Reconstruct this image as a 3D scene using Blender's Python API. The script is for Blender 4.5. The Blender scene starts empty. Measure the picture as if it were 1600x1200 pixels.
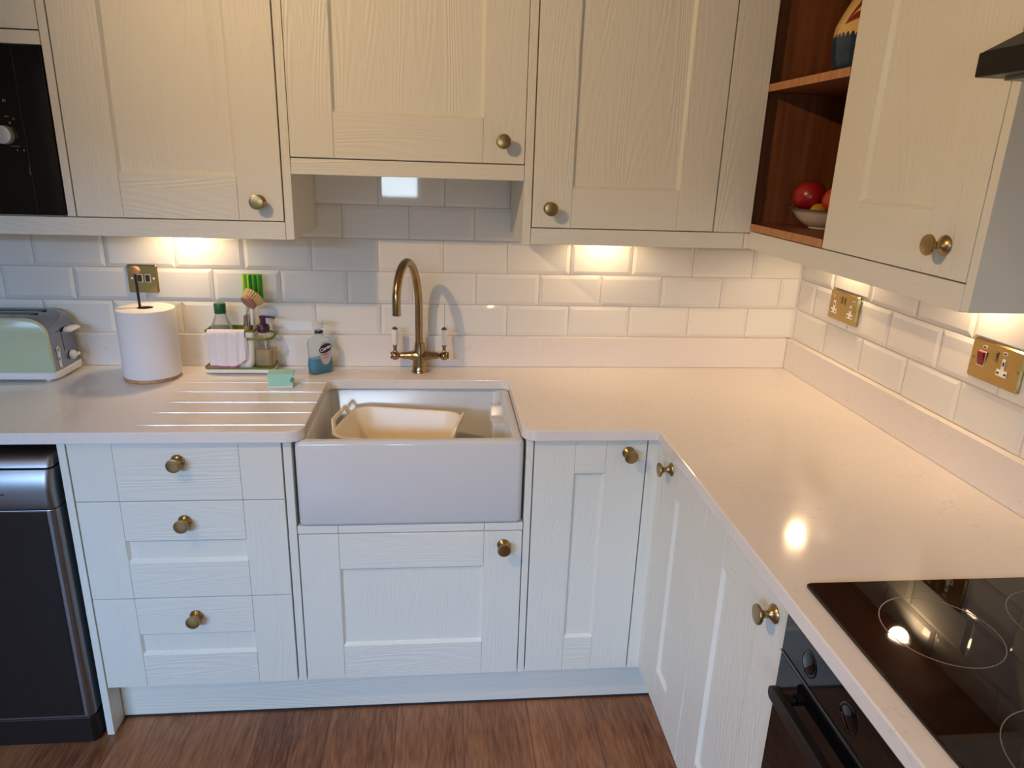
import bpy, bmesh, math, random
from mathutils import Vector, Matrix
random.seed(7)
SC = bpy.context.scene
COL = SC.collection
PI = math.pi

# ------------------------------------------------------------------ camera
cam = bpy.data.objects.new('camera', bpy.data.cameras.new('camera'))
COL.objects.link(cam)
SC.camera = cam
cr = Vector((0.99511889, -0.09334375, 0.03202084))
cu = Vector((-0.00183475, 0.30692426, 0.95173217))
cf = Vector((0.09866622, 0.94714542, -0.30525487))
M4 = Matrix((cr, cu, -cf)).transposed().to_4x4()
M4.translation = Vector((1.20717813, -2.23494588, 1.56768828))
cam.matrix_world = M4
cam.data.sensor_fit = 'HORIZONTAL'
cam.data.sensor_width = 36.0
cam.data.lens = 1102.2763 / 1600 * 36.0
cam.data.clip_start = 0.02

# ------------------------------------------------------------------ view + world + lights
SC.view_settings.view_transform = 'Standard'
SC.view_settings.look = 'None'
SC.view_settings.exposure = 0.0
SC.view_settings.gamma = 1.0
SC.view_settings.use_curve_mapping = False
SC.cycles.use_denoising = True
SC.cycles.max_bounces = 10
SC.cycles.diffuse_bounces = 5
SC.cycles.glossy_bounces = 5
SC.cycles.transmission_bounces = 8
SC.cycles.transparent_max_bounces = 12
SC.cycles.sample_clamp_indirect = 6.0
SC.cycles.caustics_reflective = False
SC.cycles.caustics_refractive = False

world = bpy.data.worlds.new('world')
SC.world = world
world.use_nodes = True
wbg = world.node_tree.nodes['Background']
wbg.inputs[0].default_value = (0.62, 0.78, 1.0, 1)
wbg.inputs[1].default_value = 0.4

WARM = (1.0, 0.635, 0.305)
UNDER = (1.0, 0.68, 0.38)
DAY = (0.375, 0.595, 1.0)


def lamp(name, kind, loc, energy, color, **kw):
    d = bpy.data.lights.new(name, kind)
    d.energy = energy
    d.color = color
    for k, v in kw.items():
        setattr(d, k, v)
    o = bpy.data.objects.new(name, d)
    o.location = loc
    COL.objects.link(o)
    return o


# daylight: strip lamp for the sky, shaped to reach mainly the base units through an unseen garden door; another outside the window behind the camera
def aim(o, tgt):
    o.rotation_euler = (Vector(tgt) - o.location).to_track_quat('-Z', 'Y').to_euler()
    return o


sky = aim(lamp('daylight_sky', 'AREA', (-1.40, -6.10, 2.70), 680, DAY, shape='RECTANGLE', size=4.6, size_y=0.84), (0.75, -0.6, 0.7))
win = lamp('daylight_window', 'AREA', (0.865, -3.80, 1.43), 20, (0.75, 0.88, 1.0), shape='RECTANGLE', size=0.50, size_y=0.55)
win.rotation_euler = (PI / 2, 0, 0)
# recessed ceiling spots (their fittings are built further down): the nearest is turned towards the wall cabinets, the other two are unseen, added for warm fill
CEIL = [(0.08, -1.74, 76), (-0.75, -2.75, 20), (1.55, -2.95, 24)]
for k, (cx, cy, pw) in enumerate(CEIL):
    o = lamp('ceiling_spot_light', 'SPOT', (cx, cy, 2.365), pw, WARM, spot_size=math.radians(112 if k == 0 else 150),
             spot_blend=0.9, shadow_soft_size=0.03)
    if k == 0:
        aim(o, (1.86, -0.66, 1.66))
# small lights under the wall cabinets
UND = [(0.447, -0.075, 1.372, 3.2), (1.714, -0.075, 1.372, 2.4), (2.346, -0.310, 1.378, 4.0), (2.346, -0.845, 1.378, 3.2)]
for ux, uy, uz, k in UND:
    lamp('under_cabinet_glow', 'SPOT', (ux, uy, uz), k, UNDER, spot_size=math.radians(165),
         spot_blend=0.5, shadow_soft_size=0.022)


# ------------------------------------------------------------------ materials
def mat(name):
    m = bpy.data.materials.new(name)
    m.use_nodes = True
    nt = m.node_tree
    return m, nt, nt.nodes['Principled BSDF']


def N(nt, kind, **kw):
    n = nt.nodes.new(kind)
    for k, v in kw.items():
        setattr(n, k, v)
    return n


def srgb(r, g, b):
    def f(c):
        c /= 255.0
        return c / 12.92 if c <= 0.04045 else ((c + 0.055) / 1.055) ** 2.4
    return (f(r), f(g), f(b), 1)


def simple(name, col, rough=0.5, metal=0.0, noise=0.0, nscale=40, bump=0.0, **kw):
    """plain material with a little procedural mottling"""
    m, nt, b = mat(name)
    b.inputs['Roughness'].default_value = rough
    b.inputs['Metallic'].default_value = metal
    for k, v in kw.items():
        b.inputs[k].default_value = v
    tc = N(nt, 'ShaderNodeTexCoord')
    nz = N(nt, 'ShaderNodeTexNoise')
    nz.inputs['Scale'].default_value = nscale
    nz.inputs['Detail'].default_value = 4
    nt.links.new(tc.outputs['Object'], nz.inputs['Vector'])
    mx = N(nt, 'ShaderNodeMix', data_type='RGBA')
    mx.inputs['A'].default_value = col
    d = 1.0 - noise
    mx.inputs['B'].default_value = (col[0] * d, col[1] * d, col[2] * d, 1)
    nt.links.new(nz.outputs['Fac'], mx.inputs['Factor'])
    nt.links.new(mx.outputs['Result'], b.inputs['Base Color'])
    if bump:
        bp = N(nt, 'ShaderNodeBump')
        bp.inputs['Strength'].default_value = bump
        bp.inputs['Distance'].default_value = 0.002
        nt.links.new(nz.outputs['Fac'], bp.inputs['Height'])
        nt.links.new(bp.outputs['Normal'], b.inputs['Normal'])
    return m


def math_node(nt, op, a=None, b=None):
    n = N(nt, 'ShaderNodeMath', operation=op)
    for i, v in enumerate((a, b)):
        if v is None:
            continue
        if isinstance(v, (int, float)):
            n.inputs[i].default_value = v
        else:
            nt.links.new(v, n.inputs[i])
    return n.outputs[0]


def grain_vec(nt, vertical, stretch):
    tc = N(nt, 'ShaderNodeTexCoord')
    sp = N(nt, 'ShaderNodeSeparateXYZ')
    nt.links.new(tc.outputs['Object'], sp.inputs[0])
    h = math_node(nt, 'ADD', sp.outputs['X'], sp.outputs['Y'])
    z = sp.outputs['Z']
    cb = N(nt, 'ShaderNodeCombineXYZ')
    if vertical:
        nt.links.new(h, cb.inputs[0])
        nt.links.new(math_node(nt, 'MULTIPLY', z, stretch), cb.inputs[1])
    else:
        nt.links.new(z, cb.inputs[0])
        nt.links.new(math_node(nt, 'MULTIPLY', h, stretch), cb.inputs[1])
    return cb.outputs[0]


def painted_wood(name, col, vertical, strength=0.5):
    m, nt, b = mat(name)
    b.inputs['Roughness'].default_value = 0.42
    b.inputs['Base Color'].default_value = col
    v = grain_vec(nt, vertical, 0.09)
    n1 = N(nt, 'ShaderNodeTexNoise')
    n1.inputs['Scale'].default_value = 7.0
    n1.inputs['Detail'].default_value = 1.5
    nt.links.new(v, n1.inputs['Vector'])
    rings = math_node(nt, 'SINE', math_node(nt, 'MULTIPLY', n1.outputs['Fac'], 190.0))
    n2 = N(nt, 'ShaderNodeTexNoise')
    n2.inputs['Scale'].default_value = 260.0
    n2.inputs['Detail'].default_value = 3
    nt.links.new(v, n2.inputs['Vector'])
    n3 = N(nt, 'ShaderNodeTexNoise')
    n3.inputs['Scale'].default_value = 14.0
    nt.links.new(v, n3.inputs['Vector'])
    msk = math_node(nt, 'MULTIPLY', rings, math_node(nt, 'SUBTRACT', n3.outputs['Fac'], 0.30))
    hgt = math_node(nt, 'ADD', math_node(nt, 'MULTIPLY', msk, 0.8), math_node(nt, 'MULTIPLY', n2.outputs['Fac'], 0.7))
    bp = N(nt, 'ShaderNodeBump')
    bp.inputs['Strength'].default_value = strength
    bp.inputs['Distance'].default_value = 0.0011
    nt.links.new(hgt, bp.inputs['Height'])
    nt.links.new(bp.outputs['Normal'], b.inputs['Normal'])
    return m


def oak(name, c1, c2):
    m, nt, b = mat(name)
    b.inputs['Roughness'].default_value = 0.45
    v = grain_vec(nt, True, 0.05)
    n1 = N(nt, 'ShaderNodeTexNoise')
    n1.inputs['Scale'].default_value = 60
    n1.inputs['Detail'].default_value = 6
    nt.links.new(v, n1.inputs['Vector'])
    rp = N(nt, 'ShaderNodeValToRGB')
    rp.color_ramp.elements[0].color = c1
    rp.color_ramp.elements[0].position = 0.3
    rp.color_ramp.elements[1].color = c2
    rp.color_ramp.elements[1].position = 0.7
    nt.links.new(n1.outputs['Fac'], rp.inputs[0])
    nt.links.new(rp.outputs[0], b.inputs['Base Color'])
    return m


def quartz(name):
    m, nt, b = mat(name)
    b.inputs['Roughness'].default_value = 0.11
    tc = N(nt, 'ShaderNodeTexCoord')
    n1 = N(nt, 'ShaderNodeTexNoise')
    n1.inputs['Scale'].default_value = 26
    n1.inputs['Detail'].default_value = 5
    n1.inputs['Distortion'].default_value = 1.8
    nt.links.new(tc.outputs['Object'], n1.inputs['Vector'])
    n2 = N(nt, 'ShaderNodeTexNoise')
    n2.inputs['Scale'].default_value = 5
    nt.links.new(tc.outputs['Object'], n2.inputs['Vector'])
    # thin broken veins: a narrow band of the distorted noise, kept only in patches
    d = math_node(nt, 'ABSOLUTE', math_node(nt, 'SUBTRACT', n1.outputs['Fac'], 0.40))
    band = math_node(nt, 'LESS_THAN', d, 0.006)
    patch = math_node(nt, 'GREATER_THAN', n2.outputs['Fac'], 0.54)
    vein = math_node(nt, 'MULTIPLY', math_node(nt, 'MULTIPLY', band, patch), 0.30)
    mx = N(nt, 'ShaderNodeMix', data_type='RGBA')
    mx.inputs['A'].default_value = srgb(233, 226, 218)
    mx.inputs['B'].default_value = srgb(150, 132, 118)
    nt.links.new(vein, mx.inputs['Factor'])
    nt.links.new(mx.outputs['Result'], b.inputs['Base Color'])
    return m


def floorwood(name):
    m, nt, b = mat(name)
    b.inputs['Roughness'].default_value = 0.38
    tc = N(nt, 'ShaderNodeTexCoord')
    sp = N(nt, 'ShaderNodeSeparateXYZ')
    nt.links.new(tc.outputs['Object'], sp.inputs[0])
    px = math_node(nt, 'DIVIDE', math_node(nt, 'ADD', sp.outputs['X'], 0.075), 0.192)
    idx = math_node(nt, 'FLOOR', px)
    fr = math_node(nt, 'FRACT', px)
    wn = N(nt, 'ShaderNodeTexWhiteNoise', noise_dimensions='1D')
    nt.links.new(idx, wn.inputs['W'])
    py = math_node(nt, 'ADD', math_node(nt, 'MULTIPLY', sp.outputs['Y'], 0.10), math_node(nt, 'MULTIPLY', wn.outputs['Value'], 40.0))
    cb = N(nt, 'ShaderNodeCombineXYZ')
    nt.links.new(sp.outputs['X'], cb.inputs[0])
    nt.links.new(py, cb.inputs[1])
    nt.links.new(math_node(nt, 'MULTIPLY', idx, 3.7), cb.inputs[2])
    n1 = N(nt, 'ShaderNodeTexNoise')
    n1.inputs['Scale'].default_value = 11
    n1.inputs['Detail'].default_value = 3
    n1.inputs['Distortion'].default_value = 0.6
    nt.links.new(cb.outputs[0], n1.inputs['Vector'])
    n2 = N(nt, 'ShaderNodeTexNoise')
    n2.inputs['Scale'].default_value = 150
    n2.inputs['Detail'].default_value = 5
    nt.links.new(cb.outputs[0], n2.inputs['Vector'])
    ring = math_node(nt, 'SINE', math_node(nt, 'MULTIPLY', n1.outputs['Fac'], 75.0))
    f = math_node(nt, 'ADD', math_node(nt, 'MULTIPLY', n2.outputs['Fac'], 0.45), math_node(nt, 'MULTIPLY', ring, 0.035))
    f = math_node(nt, 'ADD', f, math_node(nt, 'MULTIPLY', n1.outputs['Fac'], 0.45))
    f = math_node(nt, 'ADD', f, math_node(nt, 'MULTIPLY', math_node(nt, 'SUBTRACT', wn.outputs['Value'], 0.5), 0.14))
    rp = N(nt, 'ShaderNodeValToRGB')
    rp.color_ramp.elements[0].color = srgb(90, 52, 32)
    rp.color_ramp.elements[0].position = 0.28
    rp.color_ramp.elements[1].color = srgb(190, 130, 88)
    rp.color_ramp.elements[1].position = 0.72
    nt.links.new(f, rp.inputs[0])
    seam = math_node(nt, 'LESS_THAN', fr, 0.008)
    mx = N(nt, 'ShaderNodeMix', data_type='RGBA')
    nt.links.new(seam, mx.inputs['Factor'])
    nt.links.new(rp.outputs[0], mx.inputs['A'])
    mx.inputs['B'].default_value = srgb(60, 34, 22)
    nt.links.new(mx.outputs['Result'], b.inputs['Base Color'])
    bp = N(nt, 'ShaderNodeBump')
    bp.inputs['Strength'].default_value = 0.15
    bp.inputs['Distance'].default_value = 0.001
    nt.links.new(n2.outputs['Fac'], bp.inputs['Height'])
    nt.links.new(bp.outputs['Normal'], b.inputs['Normal'])
    return m


def emission(name, col, strength):
    m, nt, b = mat(name)
    b.inputs['Base Color'].default_value = col
    b.inputs['Emission Color'].default_value = col
    b.inputs['Emission Strength'].default_value = strength
    return m


def clear(name, col, rough=0.03, mixf=0.75):
    """thin clear plastic / glass that lets lamp light through"""
    m = bpy.data.materials.new(name)
    m.use_nodes = True
    nt = m.node_tree
    nt.nodes.clear()
    out = N(nt, 'ShaderNodeOutputMaterial')
    tr = N(nt, 'ShaderNodeBsdfTransparent')
    tr.inputs[0].default_value = col
    pb = N(nt, 'ShaderNodeBsdfPrincipled')
    pb.inputs['Base Color'].default_value = col
    pb.inputs['Roughness'].default_value = rough
    fr = N(nt, 'ShaderNodeLayerWeight')
    fr.inputs['Blend'].default_value = 0.18
    mx = N(nt, 'ShaderNodeMixShader')
    f = math_node(nt, 'ADD', math_node(nt, 'MULTIPLY', fr.outputs['Fresnel'], 0.9), 1 - mixf)
    nt.links.new(f, mx.inputs[0])
    nt.links.new(tr.outputs[0], mx.inputs[1])
    nt.links.new(pb.outputs[0], mx.inputs[2])
    nt.links.new(mx.outputs[0], out.inputs[0])
    return m


IV = srgb(225, 225, 213)
PAINT_V = painted_wood('ivory_paint_grain_upright', IV, True, 0.85)
PAINT_H = painted_wood('ivory_paint_grain_level', IV, False, 0.85)
PAINT_P = simple('ivory_paint_plain', IV, 0.45, noise=0.02)
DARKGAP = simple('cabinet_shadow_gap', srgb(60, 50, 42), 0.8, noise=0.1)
CARC = simple('cabinet_carcass_board', srgb(205, 196, 182), 0.5, noise=0.03)
QUARTZ = quartz('cream_quartz')
TILE = simple('white_glazed_tile', srgb(230, 229, 222), 0.035, noise=0.01, nscale=9, bump=0.015)
GROUT = simple('pale_grout', srgb(200, 190, 180), 0.9, noise=0.08)
CERAM = simple('white_fireclay', srgb(212, 212, 210), 0.10, noise=0.01)
BRASS = simple('brushed_brass', (0.46, 0.32, 0.14, 1), 0.30, 1.0, noise=0.12, nscale=90)
BRASS_D = simple('antique_brass', (0.40, 0.28, 0.14, 1), 0.22, 1.0, noise=0.12, nscale=60)
BRASS_P = simple('satin_brass_plate', (0.56, 0.38, 0.13, 1), 0.26, 1.0, noise=0.1, nscale=60)
WHITEPL = simple('white_plastic', srgb(235, 232, 226), 0.3, noise=0.02)
BLACKPL = simple('black_plastic', srgb(22, 20, 20), 0.35, noise=0.1)
def dusty_glass(name):
    m, nt, b = mat(name)
    tc = N(nt, 'ShaderNodeTexCoord')
    n1 = N(nt, 'ShaderNodeTexNoise'); n1.inputs['Scale'].default_value = 9; n1.inputs['Detail'].default_value = 6
    n1.inputs['Distortion'].default_value = 1.0
    n2 = N(nt, 'ShaderNodeTexNoise'); n2.inputs['Scale'].default_value = 150; n2.inputs['Detail'].default_value = 2
    nt.links.new(tc.outputs['Object'], n1.inputs['Vector']); nt.links.new(tc.outputs['Object'], n2.inputs['Vector'])
    r1 = N(nt, 'ShaderNodeMapRange'); r1.inputs[1].default_value = .50; r1.inputs[2].default_value = .80
    nt.links.new(n1.outputs['Fac'], r1.inputs[0])
    r2 = N(nt, 'ShaderNodeMapRange'); r2.inputs[1].default_value = .62; r2.inputs[2].default_value = .80
    nt.links.new(n2.outputs['Fac'], r2.inputs[0])
    f = math_node(nt, 'ADD', math_node(nt, 'MULTIPLY', r1.outputs[0], .10), math_node(nt, 'MULTIPLY', math_node(nt, 'MULTIPLY', r2.outputs[0], r1.outputs[0]), .45))
    mx = N(nt, 'ShaderNodeMix', data_type='RGBA')
    mx.inputs['A'].default_value = (0.010, 0.0055, 0.004, 1); mx.inputs['B'].default_value = (0.22, 0.16, 0.12, 1)
    nt.links.new(f, mx.inputs['Factor']); nt.links.new(mx.outputs['Result'], b.inputs['Base Color'])
    nt.links.new(math_node(nt, 'ADD', math_node(nt, 'MULTIPLY', f, .25), .02), b.inputs['Roughness'])
    return m


BLACKGL = simple('black_glass', (0.004, 0.0035, 0.0035, 1), 0.04, noise=0.1)
HOBGL = dusty_glass('black_hob_glass')
STEELD = simple('dark_brushed_steel', (0.055, 0.048, 0.046, 1), 0.40, 0.9, noise=0.15, nscale=30)
STEEL = simple('brushed_steel', (0.27, 0.275, 0.285, 1), 0.38, 1.0, noise=0.1, nscale=50)
CHROME = simple('chrome', (0.62, 0.61, 0.60, 1), 0.12, 1.0, noise=0.03)
OAK = oak('oak_board', srgb(100, 55, 29), srgb(136, 82, 47))
OAKEDGE = oak('oak_edge', srgb(168, 112, 64), srgb(196, 140, 88))
WOODPALE = oak('pale_turned_wood', srgb(176, 128, 84), srgb(205, 160, 116))
FLOORM = floorwood('oak_plank_floor')
WALLP = simple('soft_grey_wall_paint', srgb(188, 188, 188), 0.8, noise=0.03, nscale=20)
CEILP = simple('white_ceiling_paint', srgb(235, 231, 224), 0.85, noise=0.02, nscale=20)
GLASS = clear('window_glass', (0.96, 0.98, 0.98, 1), 0.01, 0.95)
CREAMPL = simple('cream_plastic', srgb(238, 226, 200), 0.35, noise=0.02)
GREENTO = simple('sage_enamel', srgb(186, 196, 160), 0.22, noise=0.02)
OLIVE = simple('olive_green_plastic', srgb(112, 118, 20), 0.4, noise=0.05)
PAPER = simple('quilted_paper', srgb(236, 233, 232), 0.9, noise=0.04, nscale=130, bump=0.25)
HOODBK = simple('black_enamel', srgb(12, 9, 8), 0.34, noise=0.1, **{'Specular IOR Level': 0.25})
RUBBER = simple('grey_seal', srgb(46, 42, 44), 0.6, noise=0.1)


# ------------------------------------------------------------------ mesh helpers
def frame_of(axis):
    a = Vector(axis).normalized()
    t = Vector((0, 0, 1)) if abs(a.z) < 0.9 else Vector((1, 0, 0))
    u = t.cross(a).normalized()
    v = a.cross(u)
    return u, v, a


class MB:
    def __init__(s):
        s.bm = bmesh.new()
        s.mi = 0

    def face(s, vs, mi=None):
        try:
            f = s.bm.faces.new(vs)
        except ValueError:
            return None
        f.material_index = s.mi if mi is None else mi
        return f

    def hexa(s, P, mi=None):
        v = [s.bm.verts.new(p) for p in P]
        for q in ((0, 1, 2, 3), (7, 6, 5, 4), (0, 4, 5, 1), (1, 5, 6, 2), (2, 6, 7, 3), (3, 7, 4, 0)):
            s.face([v[i] for i in q], mi)
        return s

    def box(s, x0, x1, y0, y1, z0, z1, mi=None):
        return s.hexa([(x0, y0, z0), (x1, y0, z0), (x1, y1, z0), (x0, y1, z0),
                       (x0, y0, z1), (x1, y0, z1), (x1, y1, z1), (x0, y1, z1)], mi)

    def fbox(s, P, u0, u1, n0, n1, z0, z1, mi=None):
        return s.hexa([P(u0, n0, z0), P(u1, n0, z0), P(u1, n1, z0), P(u0, n1, z0),
                       P(u0, n0, z1), P(u1, n0, z1), P(u1, n1, z1), P(u0, n1, z1)], mi)

    def loft(s, loops, cap0=True, cap1=True, closed=True, mi=None):
        L = [[s.bm.verts.new(p) for p in lp] for lp in loops]
        n = len(L[0])
        for a, b in zip(L, L[1:]):
            for i in range(n if closed else n - 1):
                j = (i + 1) % n
                s.face([a[i], a[j], b[j], b[i]], mi)
        if cap0:
            s.face(L[0][::-1], mi)
        if cap1:
            s.face(L[-1], mi)
        return s

    def lathe(s, center, axis, prof, seg=32, mi=None):
        u, v, a = frame_of(axis)
        c = Vector(center)
        loops = []
        for r, h in prof:
            r = max(r, 0.00005)
            loops.append([c + a * h + (u * math.cos(t) + v * math.sin(t)) * r
                          for t in (2 * PI * k / seg for k in range(seg))])
        return s.loft(loops, mi=mi)

    def tube(s, pts, r, seg=14, mi=None, closed=False):
        pts = [Vector(p) for p in pts]
        rs = r if isinstance(r, (list, tuple)) else [r] * len(pts)
        loops = []
        up = None
        n = len(pts)
        for i, p in enumerate(pts):
            if closed:
                t = (pts[(i + 1) % n] - pts[i - 1]).normalized()
            else:
                t = (pts[min(i + 1, n - 1)] - pts[max(i - 1, 0)]).normalized()
            if up is None:
                u, v, _ = frame_of(t)
            else:
                u = (up - t * up.dot(t)).normalized()
                v = t.cross(u)
            up = u
            loops.append([p + (u * math.cos(a) + v * math.sin(a)) * rs[i]
                          for a in (2 * PI * k / seg for k in range(seg))])
        if closed:
            loops.append(loops[0])
            return s.loft(loops, False, False, mi=mi)
        return s.loft(loops, mi=mi)

    def sphere(s, c, r, seg=24, rings=12, scale=(1, 1, 1), mi=None):
        c = Vector(c)
        loops = []
        for k in range(rings + 1):
            t = PI * k / rings
            rr = max(math.sin(t), 0.002) * r
            zz = -math.cos(t) * r
            loops.append([c + Vector((math.cos(a) * rr * scale[0], math.sin(a) * rr * scale[1], zz * scale[2]))
                          for a in (2 * PI * i / seg for i in range(seg))])
        return s.loft(loops, mi=mi)

    def prism(s, pts, P, n0, n1, mi=None):
        """2-D outline (u, z) extruded along n with the placing function P(u, n, z)"""
        return s.loft([[P(u, n0, z) for u, z in pts], [P(u, n1, z) for u, z in pts]], mi=mi)

    def build(s, name, mats, parent=None, bevel=0.0, seg=2, smooth=None, loc=None):
        bmesh.ops.recalc_face_normals(s.bm, faces=s.bm.faces[:])
        org = Vector(loc) if loc is not None else (Vector(parent['org']) if parent is not None else Vector((0, 0, 0)))
        for v in s.bm.verts:
            v.co -= org
        me = bpy.data.meshes.new(name)
        s.bm.to_mesh(me)
        s.bm.free()
        for m in (mats if isinstance(mats, (list, tuple)) else [mats]):
            me.materials.append(m)
        o = bpy.data.objects.new(name, me)
        COL.objects.link(o)
        o['org'] = list(org)
        if parent is not None:
            o.parent = parent
            o.location = org - Vector(parent['org'])
        else:
            o.location = org
        if smooth:
            for p in me.polygons:
                p.use_smooth = True
            me.set_sharp_from_angle(angle=math.radians(smooth))
        if bevel:
            b = o.modifiers.new('edge_rounding', 'BEVEL')
            b.width = bevel
            b.segments = seg
            b.limit_method = 'ANGLE'
            b.angle_limit = math.radians(42)
        return o


def tag(o, label, cat, group=None):
    o['label'] = label
    o['category'] = cat
    if group:
        o['group'] = group
    return o


def thing(name, label, cat, loc, group=None):
    o = bpy.data.objects.new(name, None)
    o.empty_display_size = 0.05
    o.location = loc
    COL.objects.link(o)
    o['org'] = list(loc)
    return tag(o, label, cat, group)


def structure(o):
    o['kind'] = 'structure'
    return o


def rrect(x0, x1, y0, y1, r, z, n=6):
    pts = []
    for cx, cy, a0 in ((x1 - r, y1 - r, 0), (x0 + r, y1 - r, PI / 2), (x0 + r, y0 + r, PI), (x1 - r, y0 + r, 1.5 * PI)):
        for k in range(n + 1):
            a = a0 + PI / 2 * k / n
            pts.append((cx + r * math.cos(a), cy + r * math.sin(a), z))
    return pts


def rrect2(u0, u1, z0, z1, r, n=5):
    return [(p[0], p[1]) for p in rrect(u0, u1, z0, z1, r, 0, n)]


def back(Y):
    return lambda u, n, z: (u, Y - n, z)          # a front facing the room on the back run


def right(X):
    return lambda u, n, z: (X - n, -u, z)         # a front facing the room on the right run (u = distance from the back wall)


# ------------------------------------------------------------------ measured layout
XW = 2.390          # tiled face of the right wall (back wall tiles at y = 0)
ZT = 0.910          # worktop surface
YB = -0.567         # base cabinet fronts, back run
XB = 1.779          # base cabinet fronts, right run
YU = -0.335         # wall cabinet fronts, back run
XU = 2.047          # wall cabinet fronts, right run
ZTOP = 2.108        # top of the wall cabinets

# ------------------------------------------------------------------ room shell
XL, YF, ZC = -2.00, -3.6, 2.40
m = MB(); m.box(XL - .1, XW + .2, YF - .1, .1, -.08, 0)
structure(m.build('floor', FLOORM))
m = MB(); m.box(XL - .1, XW + .2, YF - .1, .1, ZC, ZC + .1)
structure(m.build('ceiling', CEILP))
m = MB(); m.box(XL - .1, XW + .2, .010, .12, 0, ZC)
wall_back = structure(m.build('wall_back', WALLP))
m = MB(); m.box(XW + .010, XW + .13, YF, .010, 0, ZC)
wall_right = structure(m.build('wall_right', WALLP))


m = MB(); m.box(XL - .1, XL, YF, .010, 0, ZC)
structure(m.build('wall_left', WALLP))
m = MB()                                                              # front wall with the garden door and the window cut out
for a, b, c, d in ((XL, -1.40, 0, ZC), (-1.40, .30, 2.05, ZC), (.30, .70, 0, ZC), (.70, 1.03, 0, 1.22), (.70, 1.03, 1.66, ZC), (1.03, XW + .01, 0, ZC)):
    m.box(a, b, YF - .1, YF, c, d)
structure(m.build('wall_front', WALLP))
m = MB()
for a, b, c, d in ((-1.395, -1.325, .005, 2.045), (.225, .295, .005, 2.045), (-1.325, .225, 1.985, 2.045), (-1.325, .225, .005, .075), (-.585, -.515, .075, 1.985)):
    m.box(a, b, YF - .075, YF - .025, c, d)
d1 = structure(m.build('door_1', WHITEPL, bevel=.003))
m = MB(); m.box(-1.325, -.585, YF - .055, YF - .049, .075, 1.985)
m.build('pane', GLASS, d1)
m = MB(); m.box(-.515, .225, YF - .055, YF - .049, .075, 1.985)
m.build('pane', GLASS, d1)
m = MB()
for a, b, c, d in ((.703, .723, 1.223, 1.657), (1.007, 1.027, 1.223, 1.657), (.723, 1.007, 1.637, 1.657), (.723, 1.007, 1.223, 1.243)):
    m.box(a, b, YF - .075, YF - .025, c, d)
w1 = structure(m.build('window_1', WHITEPL, bevel=.003))
m = MB(); m.box(.723, 1.007, YF - .055, YF - .049, 1.243, 1.637)
m.build('pane', GLASS, w1)

# ------------------------------------------------------------------ bevelled metro tiles
def tile(m, P, u0, u1, z0, z1, tilt):
    """one bevelled tile: base edge, bevel rising 3 mm to a flat centre"""
    g = .0010
    a, b, c, d = u0 + g, u1 - g, z0 + g, z1 - g
    bw = .0115
    cu_, cz = (a + b) / 2, (c + d) / 2
    tu, tz = tilt
    def nn(u, z, n):
        return n + (u - cu_) * tu + (z - cz) * tz
    lo = [(a, c), (b, c), (b, d), (a, d)]
    bu = min(bw, (b - a) * .3)
    hi = [(a + bu, c + bw), (b - bu, c + bw), (b - bu, d - bw), (a + bu, d - bw)]
    L0 = [P(u, -.009, z) for u, z in lo]
    L1 = [P(u, nn(u, z, -.0035), z) for u, z in lo]
    L2 = [P(u, nn(u, z, 0.0), z) for u, z in hi]
    m.loft([L0, L1, L2], cap0=False)


PZ = 0.1012
Z0T = 1.0125
def rnd():
    return (random.uniform(-1, 1) * .007, random.uniform(-1, 1) * .009)


m = MB()
PB = back(0.0)
offs = [.001, .102, -.003, .094, .001, .10, .0]
for k in range(6):
    z0 = Z0T + k * PZ
    for i in range(-6, 13):
        u0 = offs[k] + i * .2022
        u1 = min(u0 + .2022, XW - .0005)
        if u1 - u0 < .012 or u0 < -1.2:
            continue
        t = (0, 0) if (k == 4 and i == 5) else rnd()
        tile(m, PB, u0, u1, z0, z0 + PZ, t)
m.build('tiling', TILE, wall_back, bevel=.0009, seg=2)
m = MB(); m.box(-1.2, XW, .0040, .0098, 1.012, Z0T + 6 * PZ)
m.build('grout', GROUT, wall_back)
m = MB()
PR = right(XW)
for k in range(6):
    z0 = Z0T + k * PZ
    for i in range(-1, 11):
        u0 = (.0005 if k % 2 == 0 else .106) + i * .1993
        u1 = u0 + .1993
        u0 = max(u0, .0005)
        if u1 - u0 < .012:
            continue
        tile(m, PR, u0, u1, z0, z0 + PZ, rnd())
m.build('tiling', TILE, wall_right, bevel=.0009, seg=2)
m = MB(); m.prism([(-.0045, .004), (.004, -.0045), (.004, .004)], lambda u, n, z: (XW + u, z, n), Z0T, Z0T + 6 * PZ)
m.build('corner_seal', simple('white_sealant', srgb(222, 214, 204), .5), wall_back)
m = MB(); m.box(XW + .0040, XW + .0098, -2.1, 0.0, 1.012, Z0T + 6 * PZ)
m.build('grout', GROUT, wall_right)

# ------------------------------------------------------------------ shaker fronts and knobs
KNOB = [(0, 0), (.0165, 0), (.0172, .0015), (.0165, .0035), (.0120, .0065), (.0075, .011), (.0062, .016), (.0072, .0215),
        (.0110, .0255), (.0160, .0280), (.0178, .0298), (.0180, .0322), (.0172, .0338), (.0150, .0345), (0, .0345)]


def knob(P, u, z, parent, mtl=None):
    c = Vector(P(u, 0, z))
    ax = Vector(P(u, 1, z)) - c
    m = MB()
    m.lathe(c, ax, KNOB, 36)
    return m.build('knob', mtl or BRASS, parent, smooth=40)


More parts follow.
